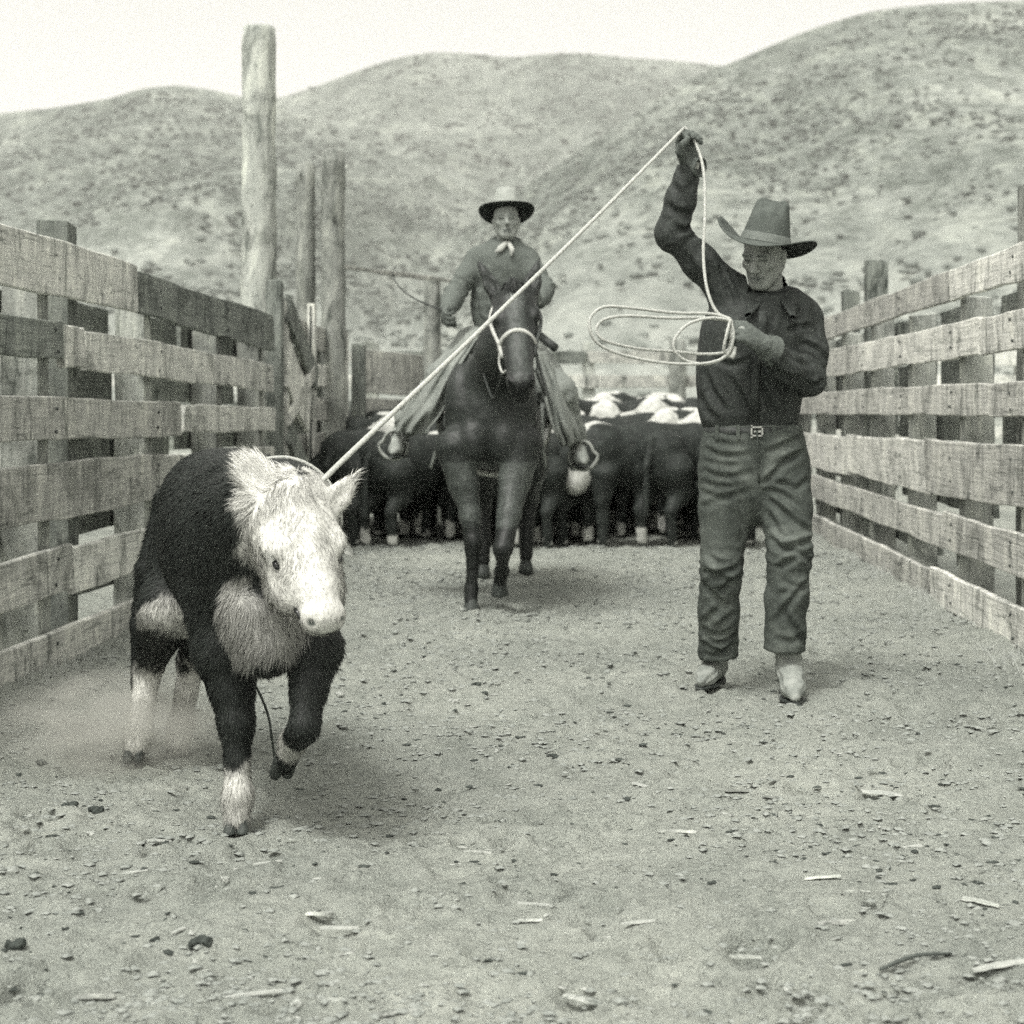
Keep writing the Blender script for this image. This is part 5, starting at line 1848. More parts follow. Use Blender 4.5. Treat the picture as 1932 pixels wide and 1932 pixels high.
# mane and forelock
n_m = 4200
t = RNG.random(n_m)
m0 = ch_c + np.array([0.0, 0.05, 0.36])
m1 = poll + np.array([0.0, 0.05, 0.03])
Pm = m0 + (m1 - m0) * t[:, None] + RNG.normal(size=(n_m, 3)) * np.array([0.012, 0.012, 0.01])
Pm[:, 2] += 0.05 * np.sin(t * PI)
Dm = np.tile(np.array([0.35, 0.1, -0.85]), (n_m, 1)) * np.where(RNG.random(n_m) < 0.75, 1, -1)[:, None] * np.array([1, 1, 0]) + np.array([0, 0, -0.85]) + RNG.normal(size=(n_m, 3)) * 0.18
Dm /= np.linalg.norm(Dm, axis=1, keepdims=True)
fk = RNG.random(n_m) < 0.14
Pm[fk] = poll + RNG.normal(size=(fk.sum(), 3)) * 0.014 + hfr * 0.05
Dm[fk] = hax + RNG.normal(size=(fk.sum(), 3)) * 0.12 + hfr * 0.1
Lm = RNG.uniform(0.10, 0.20, n_m)
Lm[fk] = RNG.uniform(0.05, 0.11, fk.sum())
blades(Pm, np.tile(np.array([0.3, -0.6, 0.7]), (n_m, 1)), Dm, Lm, 0.006, np.array(tone(0.02)[:3]) * RNG.uniform(0.6, 1.6, (n_m, 1)), 'mane', HAIR, horse, 0.1)

# ------------------------------------------------------------------ bridle
br = empty('bridle', tuple(poll * np.array([1, 1, 0])))
tag(br, 'rawhide bridle with pale noseband on the horse', 'bridle')


def ring_around(a_, rs, rf, f0, n=26):
    return [hq(rs * math.cos(2 * PI * i / n), a_ + 0.012 * math.cos(4 * PI * i / n), f0 + rf * math.sin(2 * PI * i / n)) for i in range(n + 1)]


MB().tube(ring_around(0.345, 0.092, 0.104, -0.060), 0.0125, 8, False).build('noseband', BONE, br)
for s_ in (-1, 1):
    MB().tube(spline([hq(s_ * 0.075, 0.02, 0.0), hq(s_ * 0.128, 0.15, -0.035), hq(s_ * 0.118, 0.26, -0.035), hq(s_ * 0.094, 0.35, -0.035), hq(s_ * 0.082, 0.43, -0.05)], 16), 0.010, 6).build('cheek_strap', BONE if s_ < 0 else LEATHER_DARK, br)
    MB().tube(spline([hq(s_ * 0.085, 0.36, -0.04), hq(s_ * 0.098, 0.42, -0.09), hq(s_ * 0.084, 0.485, -0.10), hq(s_ * 0.065, 0.50, -0.07)], 14), 0.006, 6).build('bit_shank', METAL if s_ < 0 else IRON, br)
    MB().tube(spline([hq(s_ * 0.084, 0.485, -0.10), (hq(s_ * 0.14, 0.40, -0.3) + np.array([0, 0.1, -0.05])), np.array([cx0 + 0.10 + s_ * 0.14, 9.45, 1.45]), np.array([-0.32, 9.78, 1.66])], 24), 0.006, 6).build('rein', LEATHER_DARK, br)
MB().tube(spline([hq(-0.075, 0.02, 0.0), hq(-0.04, -0.01, 0.05), hq(0, 0.045, 0.066), hq(0.04, -0.01, 0.05), hq(0.075, 0.02, 0.0)], 14), 0.008, 6).build('browband', LEATHER_DARK, br)

# ------------------------------------------------------------------ saddle
STIRRUP = plain('worn_stirrup_wood', 0.26, 0.38, 30)
sd = empty('saddle', (cx0, 10.2, 0))
tag(sd, 'stock saddle with wooden stirrups under the rider', 'saddle')
SF = Field((cx0 - 0.42, 9.75, 1.0), (cx0 + 0.42, 10.75, 1.85), 0.012)
SF.ell((cx0, 10.25, 1.22), (0.335, 0.38, 0.22), None, 0.03)
SF.ell((cx0, 9.98, 1.46), (0.20, 0.07, 0.10), None, 0.05)
SF.ell((cx0, 10.52, 1.47), (0.21, 0.06, 0.10), None, 0.05)
SF.ell((cx0 - 0.01, 10.27, 1.0), (0.30, 0.6, 0.30), None, 0.02, 'sub')
sv, sf_ = SF.skin(1)
wobj('seat', sv, sf_, CHAP, sd)
MB().tube([(cx0, 9.96, 1.52), (cx0, 9.93, 1.60)], [0.025, 0.022], 12).tube([(cx0, 9.93, 1.60), (cx0, 9.92, 1.615)], [0.042, 0.040], 14).build('horn', LEATHER_DARK, sd)
MB().tube([np.array([cx0 + 0.315 * math.cos(a), 9.92, 1.03 + 0.32 * math.sin(a)]) for a in np.linspace(-PI, 0, 20)], 0.02, 8, True, ((0, 1, 0), 1.8)).build('cinch', BONE, sd)
for s_ in (-1, 1):
    st_ = W(757 if s_ < 0 else 1083, 792 if s_ < 0 else 812, 9.95)
    MB().tube(spline([np.array([cx0 + s_ * 0.25, 10.15, 1.35]), np.array([cx0 + s_ * 0.38, 10.08, 1.12]), st_], 10), 0.03, 8, True, ((1, 0, 0), 0.3)).build('stirrup_leather', CHAP, sd)
    foot_c = W(747 if s_ < 0 else 1096, 846 if s_ < 0 else 866, 9.93)
    pts = [foot_c + np.array([s_ * 0.012 + 0.082 * math.sin(a) * (1.0 if math.cos(a) < 0.3 else 0.72), 0.0, 0.082 * math.cos(a) + 0.02]) for a in np.linspace(0, 2 * PI, 26)]
    MB().tube(pts, 0.011, 8, False, ((0, 1, 0), 3.0)).build('stirrup', STIRRUP, sd)
for s_, u0, u1 in ((-1, 836, 812), (1, 1024, 1030)):
    MB().tube(spline([W(u0, 760, 9.72), W((u0 + u1) / 2 - 4 * s_, 830, 9.66), W(u1, 885, 9.7)], 10), 0.012, 6, True, ((0, 1, 0), 0.4)).build('latigo', CHAP, sd)
MB().tube([W(1012, 628, 9.98), W(1047, 656, 9.84)], [0.024, 0.026], 8).build('slicker_roll', LEATHER_DARK, sd)

# ------------------------------------------------------------------ the rider
YR = 10.2
Q_ = lambda u, v, dy=0.0: W(u, v, YR + dy)
rh = Q_(955, 415, -0.02)
RRd = head_axes(math.radians(4), math.radians(-2), math.radians(-3))
rn = Q_(955, 458, 0.03)
rsl, rsr = Q_(994, 492, 0.02), Q_(902, 490, 0.02)
rel_r, rwr_r = Q_(860, 552, -0.06), Q_(845, 584, -0.22)
rel_l, rwr_l = Q_(1026, 545, -0.08), Q_(1017, 566, -0.32)
rhip = np.array([cx0 + 0.0, 10.25, 1.42])
rkl, rkr = W(1052, 742, 9.84), W(838, 720, 9.84)
ral, rar = W(1088, 835, 9.98), W(757, 815, 9.98)
RB = Field((-1.25, 9.55, 0.65), (0.12, 10.65, 2.45), 0.0085)
RB.chain([rhip, Q_(948, 540, 0.05), Q_(950, 492, 0.03)], [0.12, 0.10, 0.12], 0.04, ((0, 1, 0), 1.3))
RB.cone(Q_(950, 485, 0.03), rn, 0.11, 0.05, 0.04)
RB.cone(rn, rh + 0.02 * RRd[1] - 0.05 * RRd[2], 0.052, 0.05, 0.02)
RB.chain([rsr, rel_r, rwr_r, rwr_r + unit(rwr_r - rel_r) * 0.05], [0.045, 0.038, 0.026, 0.02], 0.02)
RB.chain([rsl, rel_l, rwr_l, rwr_l + unit(rwr_l - rel_l) * 0.05], [0.045, 0.038, 0.026, 0.02], 0.02)
RB.chain([rhip + np.array([-0.12, 0, -0.04]), rkr, rar], [0.075, 0.05, 0.035], 0.03)
RB.chain([rhip + np.array([0.12, 0, -0.04]), rkl, ral], [0.075, 0.05, 0.035], 0.03)
head_into(RB, rh, RRd, 0.98)
V, F = RB.skin(1)
r_root = np.array([cx0, 10.2, 0.8])
rider = add_obj('person', raw_mesh('person', V - r_root, F), SKIN, None, tuple(r_root))
set_col(rider.data, face_colours(V, rh, RRd, 0.98, 0.26, 0.02))
tag(rider, 'mounted rider in grey shirt, chaps and pale hat', 'person')
RS = Field((-1.15, 9.6, 1.3), (0.0, 10.6, 2.15), 0.008)
RS.chain([Q_(948, 640, 0.05), Q_(948, 575, 0.05), Q_(949, 510, 0.03), Q_(950, 492, 0.03)], [0.165, 0.172, 0.172, 0.14], 0.05, ((0, 1, 0), 1.4))
RS.cone(rsl, rsr, 0.068, 0.068, 0.04)
RS.cone(Q_(951, 486, 0.03), rn - np.array([0, 0, 0.01]), 0.12, 0.07, 0.05)
RS.chain([rsr, (rsr + rel_r) / 2, rel_r], [0.068, 0.062, 0.058], 0.03)
RS.chain([rel_r, (rel_r + rwr_r) / 2, rwr_r], [0.058, 0.056, 0.045], 0.03)
RS.chain([rsl, (rsl + rel_l) / 2, rel_l], [0.068, 0.062, 0.060], 0.03)
RS.chain([rel_l, (rel_l + rwr_l) / 2, rwr_l], [0.060, 0.058, 0.050], 0.03)
RS.cut(rn + np.array([0, -0.02, 0.02]), (0, -0.35, 1), rn - 0.14, rn + 0.2)
V, F = RS.skin(1)
N = vnormals(V, F)
V = wrinkle(V, N, [(rel_r, 0.09, rel_r - rsr, 0.07, 0.014), (rel_l, 0.09, rel_l - rsl, 0.07, 0.014), (Q_(915, 560, -0.1), 0.12, np.array([1, 0, 0.7]), 0.09, 0.016), (Q_(975, 560, -0.1), 0.12, np.array([1, 0, -0.7]), 0.09, 0.014)], 21, 0.004, (6, 6, 7))
rshirt = wobj('shirt', V, F, SHIRT_GREY, rider)
ks = MB()
ks.tube([rn + np.array([0.01, -0.115, -0.005]), rn + np.array([-0.025, -0.135, -0.045]), rn + np.array([-0.055, -0.142, -0.07])], [0.010, 0.020, 0.006], 8, True, ((0, 1, 0), 0.5))
ks.tube([rn + np.array([0.018, -0.115, -0.005]), rn + np.array([0.040, -0.137, -0.05]), rn + np.array([0.036, -0.145, -0.09])], [0.010, 0.016, 0.006], 8, True, ((0, 1, 0), 0.5))
ks.build('neckerchief', CLOTH_PALE, rider)
glove('glove', rider, rwr_r, rwr_r - rel_r, np.array([0.2, 0.3, 1.0]), np.array([1.0, -0.2, -0.2]), LEATHER_GLOVE, 1.05, 0.95, None, h=0.006)
glove('glove', rider, rwr_l, np.array([-0.15, -0.5, 0.1]), np.array([0.1, 0.2, -1.0]), np.array([-1.0, -0.2, -0.2]), LEATHER_GLOVE, 1.1, 0.95, (rwr_l + (rel_l - rwr_l) * 0.35, 0.045, 0.066), h=0.006)
hat(rider, Q_(956, 402, 0.0), head_axes(math.radians(3), math.radians(-20), math.radians(-2)), (FELT_PALE, FELT_BAND, FELT_SHADE), crown=(0.084, 0.098, 0.165), brim=(0.172, 0.172), curl=0.022, dip=0.004, pinch=0.035, taper=0.62, back=0.4)


def chap(s_, hip, knee, ankle, flare):
    """Batwing chaps: a leg tube with a wide loose flap behind the knee and shin."""
    lo = np.minimum(np.minimum(hip, knee), ankle) - 0.3
    hi = np.maximum(np.maximum(hip, knee), ankle) + 0.3
    K = Field(lo, hi, 0.009)
    K.chain([hip, knee, ankle + (knee - ankle) * 0.18], [0.115, 0.10, 0.075], 0.05)
    fl_ = np.asarray(flare)
    a1 = knee + (hip - knee) * 0.3
    for t in np.linspace(0, 1, 6):
        p0 = a1 + (ankle + (knee - ankle) * 0.2 - a1) * t
        K.cone(p0, p0 + fl_ * 0.4 * (0.35 + 0.65 * math.sin(t * PI * 0.75)), 0.05, 0.03, 0.03)
    V, F = K.skin(1)
    N = vnormals(V, F)
    ax_ = unit(ankle - hip)
    return wrinkle(V, N, [((knee + ankle) / 2, 0.30, unit(np.cross(ax_, [0, 1, 0])), 0.07, 0.010), (knee, 0.22, unit(np.cross(ax_, [0, 1, 0])) + 0.3 * ax_, 0.085, 0.010)], 31, 0.004, (8, 8, 5)), F


chs = MB()
for s_, kn, an, fl_ in ((-1, rkr, rar, (-0.17, -0.06, 0.09)), (1, rkl, ral, (0.08, 0.05, 0.02))):
    Vc, Fc = chap(s_, rhip + np.array([s_ * 0.14, -0.03, 0.03]), kn, an, fl_)
    wobj('chap', Vc, Fc, CHAP, rider)
def flap(A_, B_, seed, tone_mat):
    nt, ns = 30, 34
    r = random.Random(seed)
    a_, b_ = spline(A_, nt - 1), spline(B_, nt - 1)
    V = []
    for i in range(nt):
        t = i / (nt - 1)
        for j in range(ns):
            q = j / (ns - 1)
            p = a_[i] + (b_[i] - a_[i]) * q
            pl = 0.022 * math.sin(q * 11 + 5 * q * q + 2.2 * math.sin(3 * t + seed)) * (0.2 + 0.8 * t) + 0.012 * math.sin(q * 23 + 6 * t + 2 * math.sin(5 * q)) + 0.02 * math.sin(4 * t + 3 * q)
            V.append(p + np.array([0.0, -0.07 * math.sin(q * PI) + pl, 0]) + np.array([0, 0, -0.02 * r.random() * (t > 0.95)]))
    F = [(i * ns + j, i * ns + j + 1, (i + 1) * ns + j + 1, (i + 1) * ns + j) for i in range(nt - 1) for j in range(ns - 1)]
    o = wobj('chap_flap', np.array(V), F, tone_mat, rider)
    m = o.modifiers.new('thickness', 'SOLIDIFY')
    m.thickness = 0.006


flap([W(905, 640, 9.72), W(868, 700, 9.62), W(838, 770, 9.60), W(806, 815, 9.66)], [W(878, 632, 9.86), W(815, 700, 9.80), W(768, 770, 9.80), W(742, 812, 9.86)], 1, CHAP)
flap([W(1008, 668, 9.74), W(1022, 730, 9.66), W(1040, 800, 9.66), W(1058, 838, 9.72)], [W(1030, 662, 9.86), W(1062, 730, 9.84), W(1090, 800, 9.88), W(1098, 828, 9.92)], 2, CHAP)
boot(rider, rar + np.array([0, 0, 0.0]), W(741, 856, 9.78), 0.052, rar + (rkr - rar) * 0.4, LEATHER_DUSTY, 0.007, 1.05)
boot(rider, ral + np.array([0, 0, 0.0]), W(1102, 874, 9.78), 0.052, ral + (rkl - ral) * 0.4, LEATHER_DUSTY, 0.007, 1.05)
# quirt in the far hand
qt = MB().tube(spline([rwr_r + np.array([0.02, -0.05, -0.02]), Q_(815, 578, -0.25), Q_(780, 562, -0.24), Q_(752, 540, -0.22), Q_(741, 515, -0.20), Q_(748, 500, -0.18)], 30), [0.005] * 10 + [0.004] * 10 + [0.003] * 11, 6).build('quirt', LEATHER_DARK, None)
tag(qt, 'thin curved quirt held out by the mounted rider', 'whip')

# ------------------------------------------------------------------ the herd
def cow_mesh(name, head, yaw, h=0.02, seed=1):
    """Young Hereford standing at the origin, facing -Y; head: (side, forward, height) of the poll, yaw turns the face."""
    K = Field((-0.55, -1.25, -0.02), (0.55, 1.15, 1.45), h)
    f_ = ((1, 0, 0), 1.2)
    K.chain([(0, 0.55, 0.78), (0, 0.1, 0.76), (0, -0.40, 0.78)], [0.27, 0.30, 0.26], 0.08, f_)
    K.ell((0, 0.58, 0.90), (0.19, 0.24, 0.14), None, 0.08)
    K.cone((0, -0.45, 0.75), (0, -0.62, 0.55), 0.20, 0.11, 0.06)
    P0 = np.array([head[0], -0.55 - head[1], head[2]])
    a = unit(np.array([math.sin(yaw) * 0.6, -math.cos(yaw) * 0.6, -0.75]))
    s = unit(np.array([math.cos(yaw), math.sin(yaw), 0.0]))
    f = np.cross(s, a)
    f = -f if f[2] < 0 else f
    R = np.stack([s, a, f])
    K.chain([(0, -0.42, 0.86), (P0 + np.array([0, -0.42, 0.86])) / 2, P0 - f * 0.05], [0.22, 0.17, 0.125], 0.06)
    g = lambda x, y, z: P0 + s * x + a * y + f * z
    K.ell(g(0, 0.08, -0.03), (0.12, 0.14, 0.11), R, 0.04)
    K.cone(g(0, 0.08, -0.03), g(0, 0.36, -0.03), 0.11, 0.066, 0.04)
    K.ell(g(0, 0.38, -0.03), (0.078, 0.06, 0.062), R, 0.03)
    for q in (-1, 1):
        K.cone(g(q * 0.10, 0.02, -0.03), g(q * 0.25, 0.06, -0.05), 0.03, 0.03, 0.02, (f, 1.2))
        K.ell(g(q * 0.20, 0.05, -0.045), (0.075, 0.05, 0.03), R, 0.02)
        K.chain([(q * 0.15, -0.42, 0.62), (q * 0.15, -0.44, 0.42), (q * 0.14, -0.43, 0.24), (q * 0.14, -0.43, 0.05)], [0.13, 0.075, 0.052, 0.05], 0.04)
        K.chain([(q * 0.15, 0.60, 0.70), (q * 0.16, 0.55, 0.50), (q * 0.15, 0.70, 0.34), (q * 0.15, 0.66, 0.05)], [0.18, 0.12, 0.055, 0.05], 0.04)
    K.chain([(0, 0.80, 0.98), (0.01, 0.88, 0.75), (0.02, 0.88, 0.30)], [0.04, 0.03, 0.035], 0.03)
    V, F = K.skin(1)
    N = vnormals(V, F)
    V = V + N * (0.010 * (fbm(V * 14, 3, seed) - 0.5) * 2)[:, None]
    n = fbm(V * 9, 3, seed + 3) - 0.5
    q = (V - P0) @ R.T
    w = (q[:, 1] > -0.06 + 0.05 * n) & (np.linalg.norm(V - P0 - a * 0.2, axis=1) < 0.36)
    w |= (V[:, 2] < 0.13 + 0.30 * n + 0.05 * np.sign(V[:, 0]) * np.sign(V[:, 1]))
    w |= (np.abs(V[:, 0]) < 0.065 + 0.1 * n) & (V[:, 1] < -0.30) & (V[:, 1] > -0.9) & (N[:, 2] > 0.5) & (V[:, 2] > 0.9)
    w |= (V[:, 1] < -0.55) & (V[:, 2] < 0.66) & (np.abs(V[:, 0]) < 0.16) & (V[:, 2] > 0.4)
    me = raw_mesh(name, V, F)
    c = np.where(w[:, None], np.array(tone(0.50)[:3]), np.array(tone(0.030)[:3]) * (1 + 0.8 * n[:, None]))
    for e in (-1, 1):
        ey = np.linalg.norm(V - g(e * 0.10, 0.15, 0.0), axis=1) < 0.025
        c[ey] = tone(0.02)[:3]
        c[np.linalg.norm(V - g(e * 0.04, 0.43, -0.01), axis=1) < 0.02] = tone(0.05)[:3]
    c[V[:, 2] < 0.035] = tone(0.06)[:3]
    set_col(me, c)
    me.materials.append(HERD)
    return me


HERD = coat('herd_hide', 0.65, 0.2, 0.4, 16, 0.4)
kinds = [cow_mesh('cow', (0.0, 0.25, 1.02), 0.0, seed=1), cow_mesh('cow', (0.16, 0.20, 0.86), 0.5, seed=2), cow_mesh('cow', (-0.12, 0.22, 0.70), -0.4, seed=3)]
herd = [
    # x, y, heading (0 faces the camera), kind, size, label
    (-1.74, 14.0, 2.8, 2, 0.84, 'dark cow standing tail-on by the gate, below the rider\'s stirrup'),
    (-1.38, 13.9, 2.7, 1, 0.82, 'dark cow standing tail-on, second from the gate'),
    (-1.02, 14.2, -2.6, 2, 0.86, 'dark cow third from the gate, beside the horse'),
    (-0.70, 14.0, 3.0, 1, 0.84, 'dark cow half hidden behind the horse\'s standing foreleg'),
    (-0.30, 13.9, 2.9, 2, 0.82, 'dark cow just behind the horse\'s lifted foreleg'),
    (-0.02, 14.2, 2.6, 2, 0.84, 'dark cow standing tail-on under the rider\'s other stirrup'),
    (0.40, 13.8, -1.1, 2, 0.90, 'largest dark cow, standing side-on beside the roper'),
    (0.78, 14.1, 2.7, 2, 0.86, 'dark cow standing tail-on at the roper\'s hip'),
    (1.02, 13.9, 0.4, 2, 0.84, 'cow seen between the roper\'s legs'),
    (-1.95, 14.9, 0.5, 0, 0.92, 'white-faced cow in the second row by the gate'),
    (-1.52, 14.9, -2.7, 0, 0.92, 'cow in the second row behind the rider\'s stirrup'),
    (-1.15, 15.0, 0.3, 0, 0.92, 'white-faced cow in the second row under the rider\'s chaps'),
    (-0.50, 15.0, 2.9, 2, 0.94, 'cow standing tail-on straight behind the horse'),
    (-0.12, 14.9, -0.3, 0, 0.94, 'white-faced cow in the second row just right of the horse'),
    (0.22, 14.8, 2.5, 1, 0.92, 'cow standing tail-on behind the largest cow'),
    (0.56, 14.9, 0.5, 0, 0.96, 'white-faced cow looking over the largest cow'),
    (0.92, 15.0, -0.4, 0, 0.96, 'white-faced cow close to the roper\'s belt'),
    (-1.75, 16.0, 1.2, 2, 0.98, 'cow in the third row by the pen fence'),
    (-0.30, 16.1, 0.6, 0, 1.02, 'cow in the third row beside the rider\'s leg'),
    (0.12, 15.9, -0.5, 0, 1.05, 'white-faced cow in the third row, below the rope coil'),
    (0.46, 16.2, 0.2, 0, 1.06, 'white-faced cow in the third row, left of the far fence post'),
    (0.80, 16.0, -0.3, 0, 1.06, 'white-faced cow in the third row, next to the roper\'s elbow'),
    (1.15, 15.8, 0.5, 0, 1.04, 'cow mostly hidden behind the roper'),
    (0.25, 17.3, 0.7, 0, 1.10, 'farthest white-faced cow, in line with the rope coil'),
    (0.70, 17.4, -0.7, 0, 1.10, 'farthest white-faced cow beside the far fence post'),
]
for (x, y, a, kd, sz, lab) in herd:
    o = add_obj('cow', kinds[kd], None, None, (x, y, gz1(x, y) + 0.005), (0, 0, a))
    o.scale = (sz, sz, sz)
    tag(o, lab, 'cow', 'penned Hereford cattle')

# ------------------------------------------------------------------ litter on the ground
CHIP = wood_mat('wood_chip', 0.26, 0.36, 0.46)
CHIP_PALE = plain('pale_splinter', 0.30, 0.44, 30)
DUNG = plain('dry_dung', 0.03, 0.09, 40, 0.95, 0.8, 0.1)
STONE = plain('pebble', 0.28, 0.42, 30)
TWIG = plain('dark_stick', 0.07, 0.12, 30)


def onground(u, v):
    Y = CAM_H * FPX / (v - VPV)
    p = W(u, v, Y)
    p[2] = gz1(p[0], p[1])
    return p


def chip_obj(p, L, wd, th, ang, mat, name, label, cat, group, tilt=0.0, bend=0.15, seed=0):
    r = random.Random(seed)
    n = 6
    v, f = [], []
    for i in range(n + 1):
        t = i / n - 0.5
        w = wd * (0.35 + 0.65 * math.cos(t * 2.6) ** 0.7) * r.uniform(0.8, 1.1)
        z = bend * L * (0.25 - t * t) + 0.3 * th
        off = r.uniform(-0.08, 0.08) * wd
        for (yy, zz) in ((-w / 2, 0), (w / 2, 0), (w / 2 * 0.8, th), (-w / 2 * 0.8, th)):
            v.append((t * L, yy + off, z + zz))
    for i in range(n):
        for k in range(4):
            f.append((i * 4 + k, (i + 1) * 4 + k, (i + 1) * 4 + (k + 1) % 4, i * 4 + (k + 1) % 4))
    f += [(0, 1, 2, 3), tuple(n * 4 + k for k in (3, 2, 1, 0))]
    o = add_obj(name, raw_mesh(name, v, f, False), mat, None, (p[0], p[1], p[2] + 0.002), (0, tilt, ang))
    tag(o, label, cat, group)
    return o


chips = [
    # u, v, length, width, angle, pale?, label
    (1215, 1485, 0.085, 0.022, -0.7, 1, 'slanting pale splinter below the roper\'s nearer boot'),
    (1280, 1580, 0.11, 0.028, -0.5, 0, 'curled dark chip with a pale edge, middle of the dirt'),
    (1680, 1500, 0.17, 0.05, 0.12, 1, 'broad pale shaving lying right of the roper\'s boots'),
    (1705, 1606, 0.10, 0.022, 0.35, 1, 'bent pale chip right of the middle of the dirt'),
    (1552, 1660, 0.085, 0.02, 0.0, 0, 'short dark chip near the middle right of the dirt'),
    (1618, 1690, 0.06, 0.02, 0.1, 0, 'small curved bark chip right of the middle'),
    (1035, 1712, 0.14, 0.016, -0.1, 1, 'long straight pale splinter below the middle of the dirt'),
    (1000, 1745, 0.055, 0.02, -0.1, 0, 'small dark chip just below the long straight splinter'),
    (1205, 1738, 0.07, 0.018, 0.05, 1, 'short pale chip beside the long straight splinter'),
    (1582, 1755, 0.09, 0.03, 0.15, 0, 'forked dark chip low on the right'),
    (1405, 1812, 0.07, 0.018, 0.0, 0, 'narrow dark chip near the bottom, right of centre'),
    (475, 1888, 0.11, 0.018, 0.35, 1, 'pale slanting splinter near the bottom under the calf'),
    (340, 1765, 0.055, 0.014, 1.1, 1, 'small upright pale splinter left of the dung lump'),
    (505, 1640, 0.07, 0.012, 0.25, 1, 'thin pale straw left of the middle of the dirt'),
    (255, 1660, 0.06, 0.014, 0.1, 1, 'pale flat shaving below the dark clods on the left'),
    (650, 1885, 0.10, 0.03, 0.15, 0, 'curled dark bark flake near the bottom centre left'),
    (740, 1912, 0.09, 0.028, 0.2, 0, 'dark bark flake at the bottom edge, left of centre'),
    (170, 1890, 0.09, 0.026, 0.1, 0, 'flat dark flake at the bottom left'),
    (585, 1735, 0.09, 0.024, -0.3, 0, 'curved dark flake right of the dung lump'),
    (640, 1768, 0.08, 0.022, 0.2, 1, 'pale curved flake right of the dung lump'),
    (1850, 1720, 0.08, 0.026, -0.4, 0, 'dark flake near the right edge'),
    (1885, 1840, 0.11, 0.03, 0.25, 1, 'pale flat shaving at the lower right edge'),
    (1740, 1905, 0.10, 0.03, 0.1, 0, 'dark flake at the bottom right'),
    (300, 1590, 0.06, 0.02, 0.4, 1, 'pale chip just below the calf\'s dust cloud'),
    (900, 1605, 0.07, 0.018, 0.0, 0, 'small dark chip right of the calf\'s planted hoof'),
    (1390, 1500, 0.07, 0.02, -0.2, 0, 'dark chip in a row below the roper, nearest the boot'),
    (1455, 1505, 0.05, 0.02, -0.1, 0, 'dark chip in a row below the roper, second'),
    (1100, 1900, 0.08, 0.022, -0.5, 0, 'slanting dark chip at the bottom centre'),
]
for i, (u, v, L, w_, a, pale, lab) in enumerate(chips):
    chip_obj(onground(u, v), L, w_ * 0.9, 0.0035, a, CHIP_PALE if pale else CHIP, 'wood_chip', lab, 'wood chip', 'wood chips on the dirt', random.Random(i).uniform(-0.15, 0.15), 0.07, i)
# the long stick
p0, p1 = onground(1660, 1850), onground(1795, 1815)
stick = MB().tube(spline([p0 + [0, 0, 0.008], (p0 + p1) / 2 + [0, 0.01, 0.016], p1 + [0, 0, 0.008]], 8), [0.003, 0.0042, 0.0048, 0.0048, 0.0045, 0.0042, 0.004, 0.0035, 0.0025], 7).build('stick', TWIG)
tag(stick, 'long dark stick lying at the lower right of the dirt', 'stick')


def lump(p, r, name, label, cat, mat, group, seed, squash=0.6):
    r *= 0.6
    K = Field((-r * 1.6,) * 3, (r * 1.6,) * 3, r / 9)
    rr = random.Random(seed)
    for _ in range(6):
        K.ell((rr.uniform(-0.6, 0.6) * r, rr.uniform(-0.4, 0.4) * r, rr.uniform(-0.1, 0.3) * r), (r * rr.uniform(0.4, 0.6), r * rr.uniform(0.35, 0.55), r * rr.uniform(0.3, 0.45) * squash / 0.6), None, r * 0.15)
    V, F = K.skin(0)
    V = V + vnormals(V, F) * (0.9 * r * (fbm(V / r * 2.6, 4, seed) - 0.5))[:, None]
    o = add_obj(name, raw_mesh(name, V, F), mat, None, (p[0], p[1], p[2] + 0.15 * r))
    tag(o, label, cat, group)


for i, (u, v, r, lab) in enumerate([(380, 1795, 0.045, 'single dark dung lump near the bottom left'), (130, 1525, 0.042, 'larger dark clod left of the dust cloud'), (180, 1532, 0.032, 'smaller dark clod beside the larger one at the dust cloud'), (78, 1448, 0.035, 'dark clod near the foot of the plank fence'), (35, 1790, 0.04, 'dark flat clod at the lower left edge'), (898, 1308, 0.03, 'dark clod between the calf and the horse'), (915, 1322, 0.022, 'tiny dark clod next to the one behind the calf')]):
    lump(onground(u, v), r, 'dung_clod', lab, 'clod', DUNG, 'dark clods on the dirt', i + 3)
for i, (u, v, r, lab) in enumerate([(855, 1333, 0.036, 'pale stone between the calf and the horse'), (940, 1412, 0.02, 'small pale pebble behind the calf\'s lifted hoof'), (640, 1325, 0.03, 'pale stone just behind the calf\'s lifted leg'), (172, 1575, 0.022, 'pale pebble below the dark clods on the left'), (425, 1690, 0.018, 'small pale pebble under the calf\'s planted hoof'), (560, 1905, 0.02, 'pale pebble at the bottom left of centre'), (1840, 1195, 0.03, 'pale stone at the foot of the right-hand fence')]):
    lump(onground(u, v), r, 'stone', lab, 'stone', STONE, 'pale stones on the dirt', i + 31, 0.7)

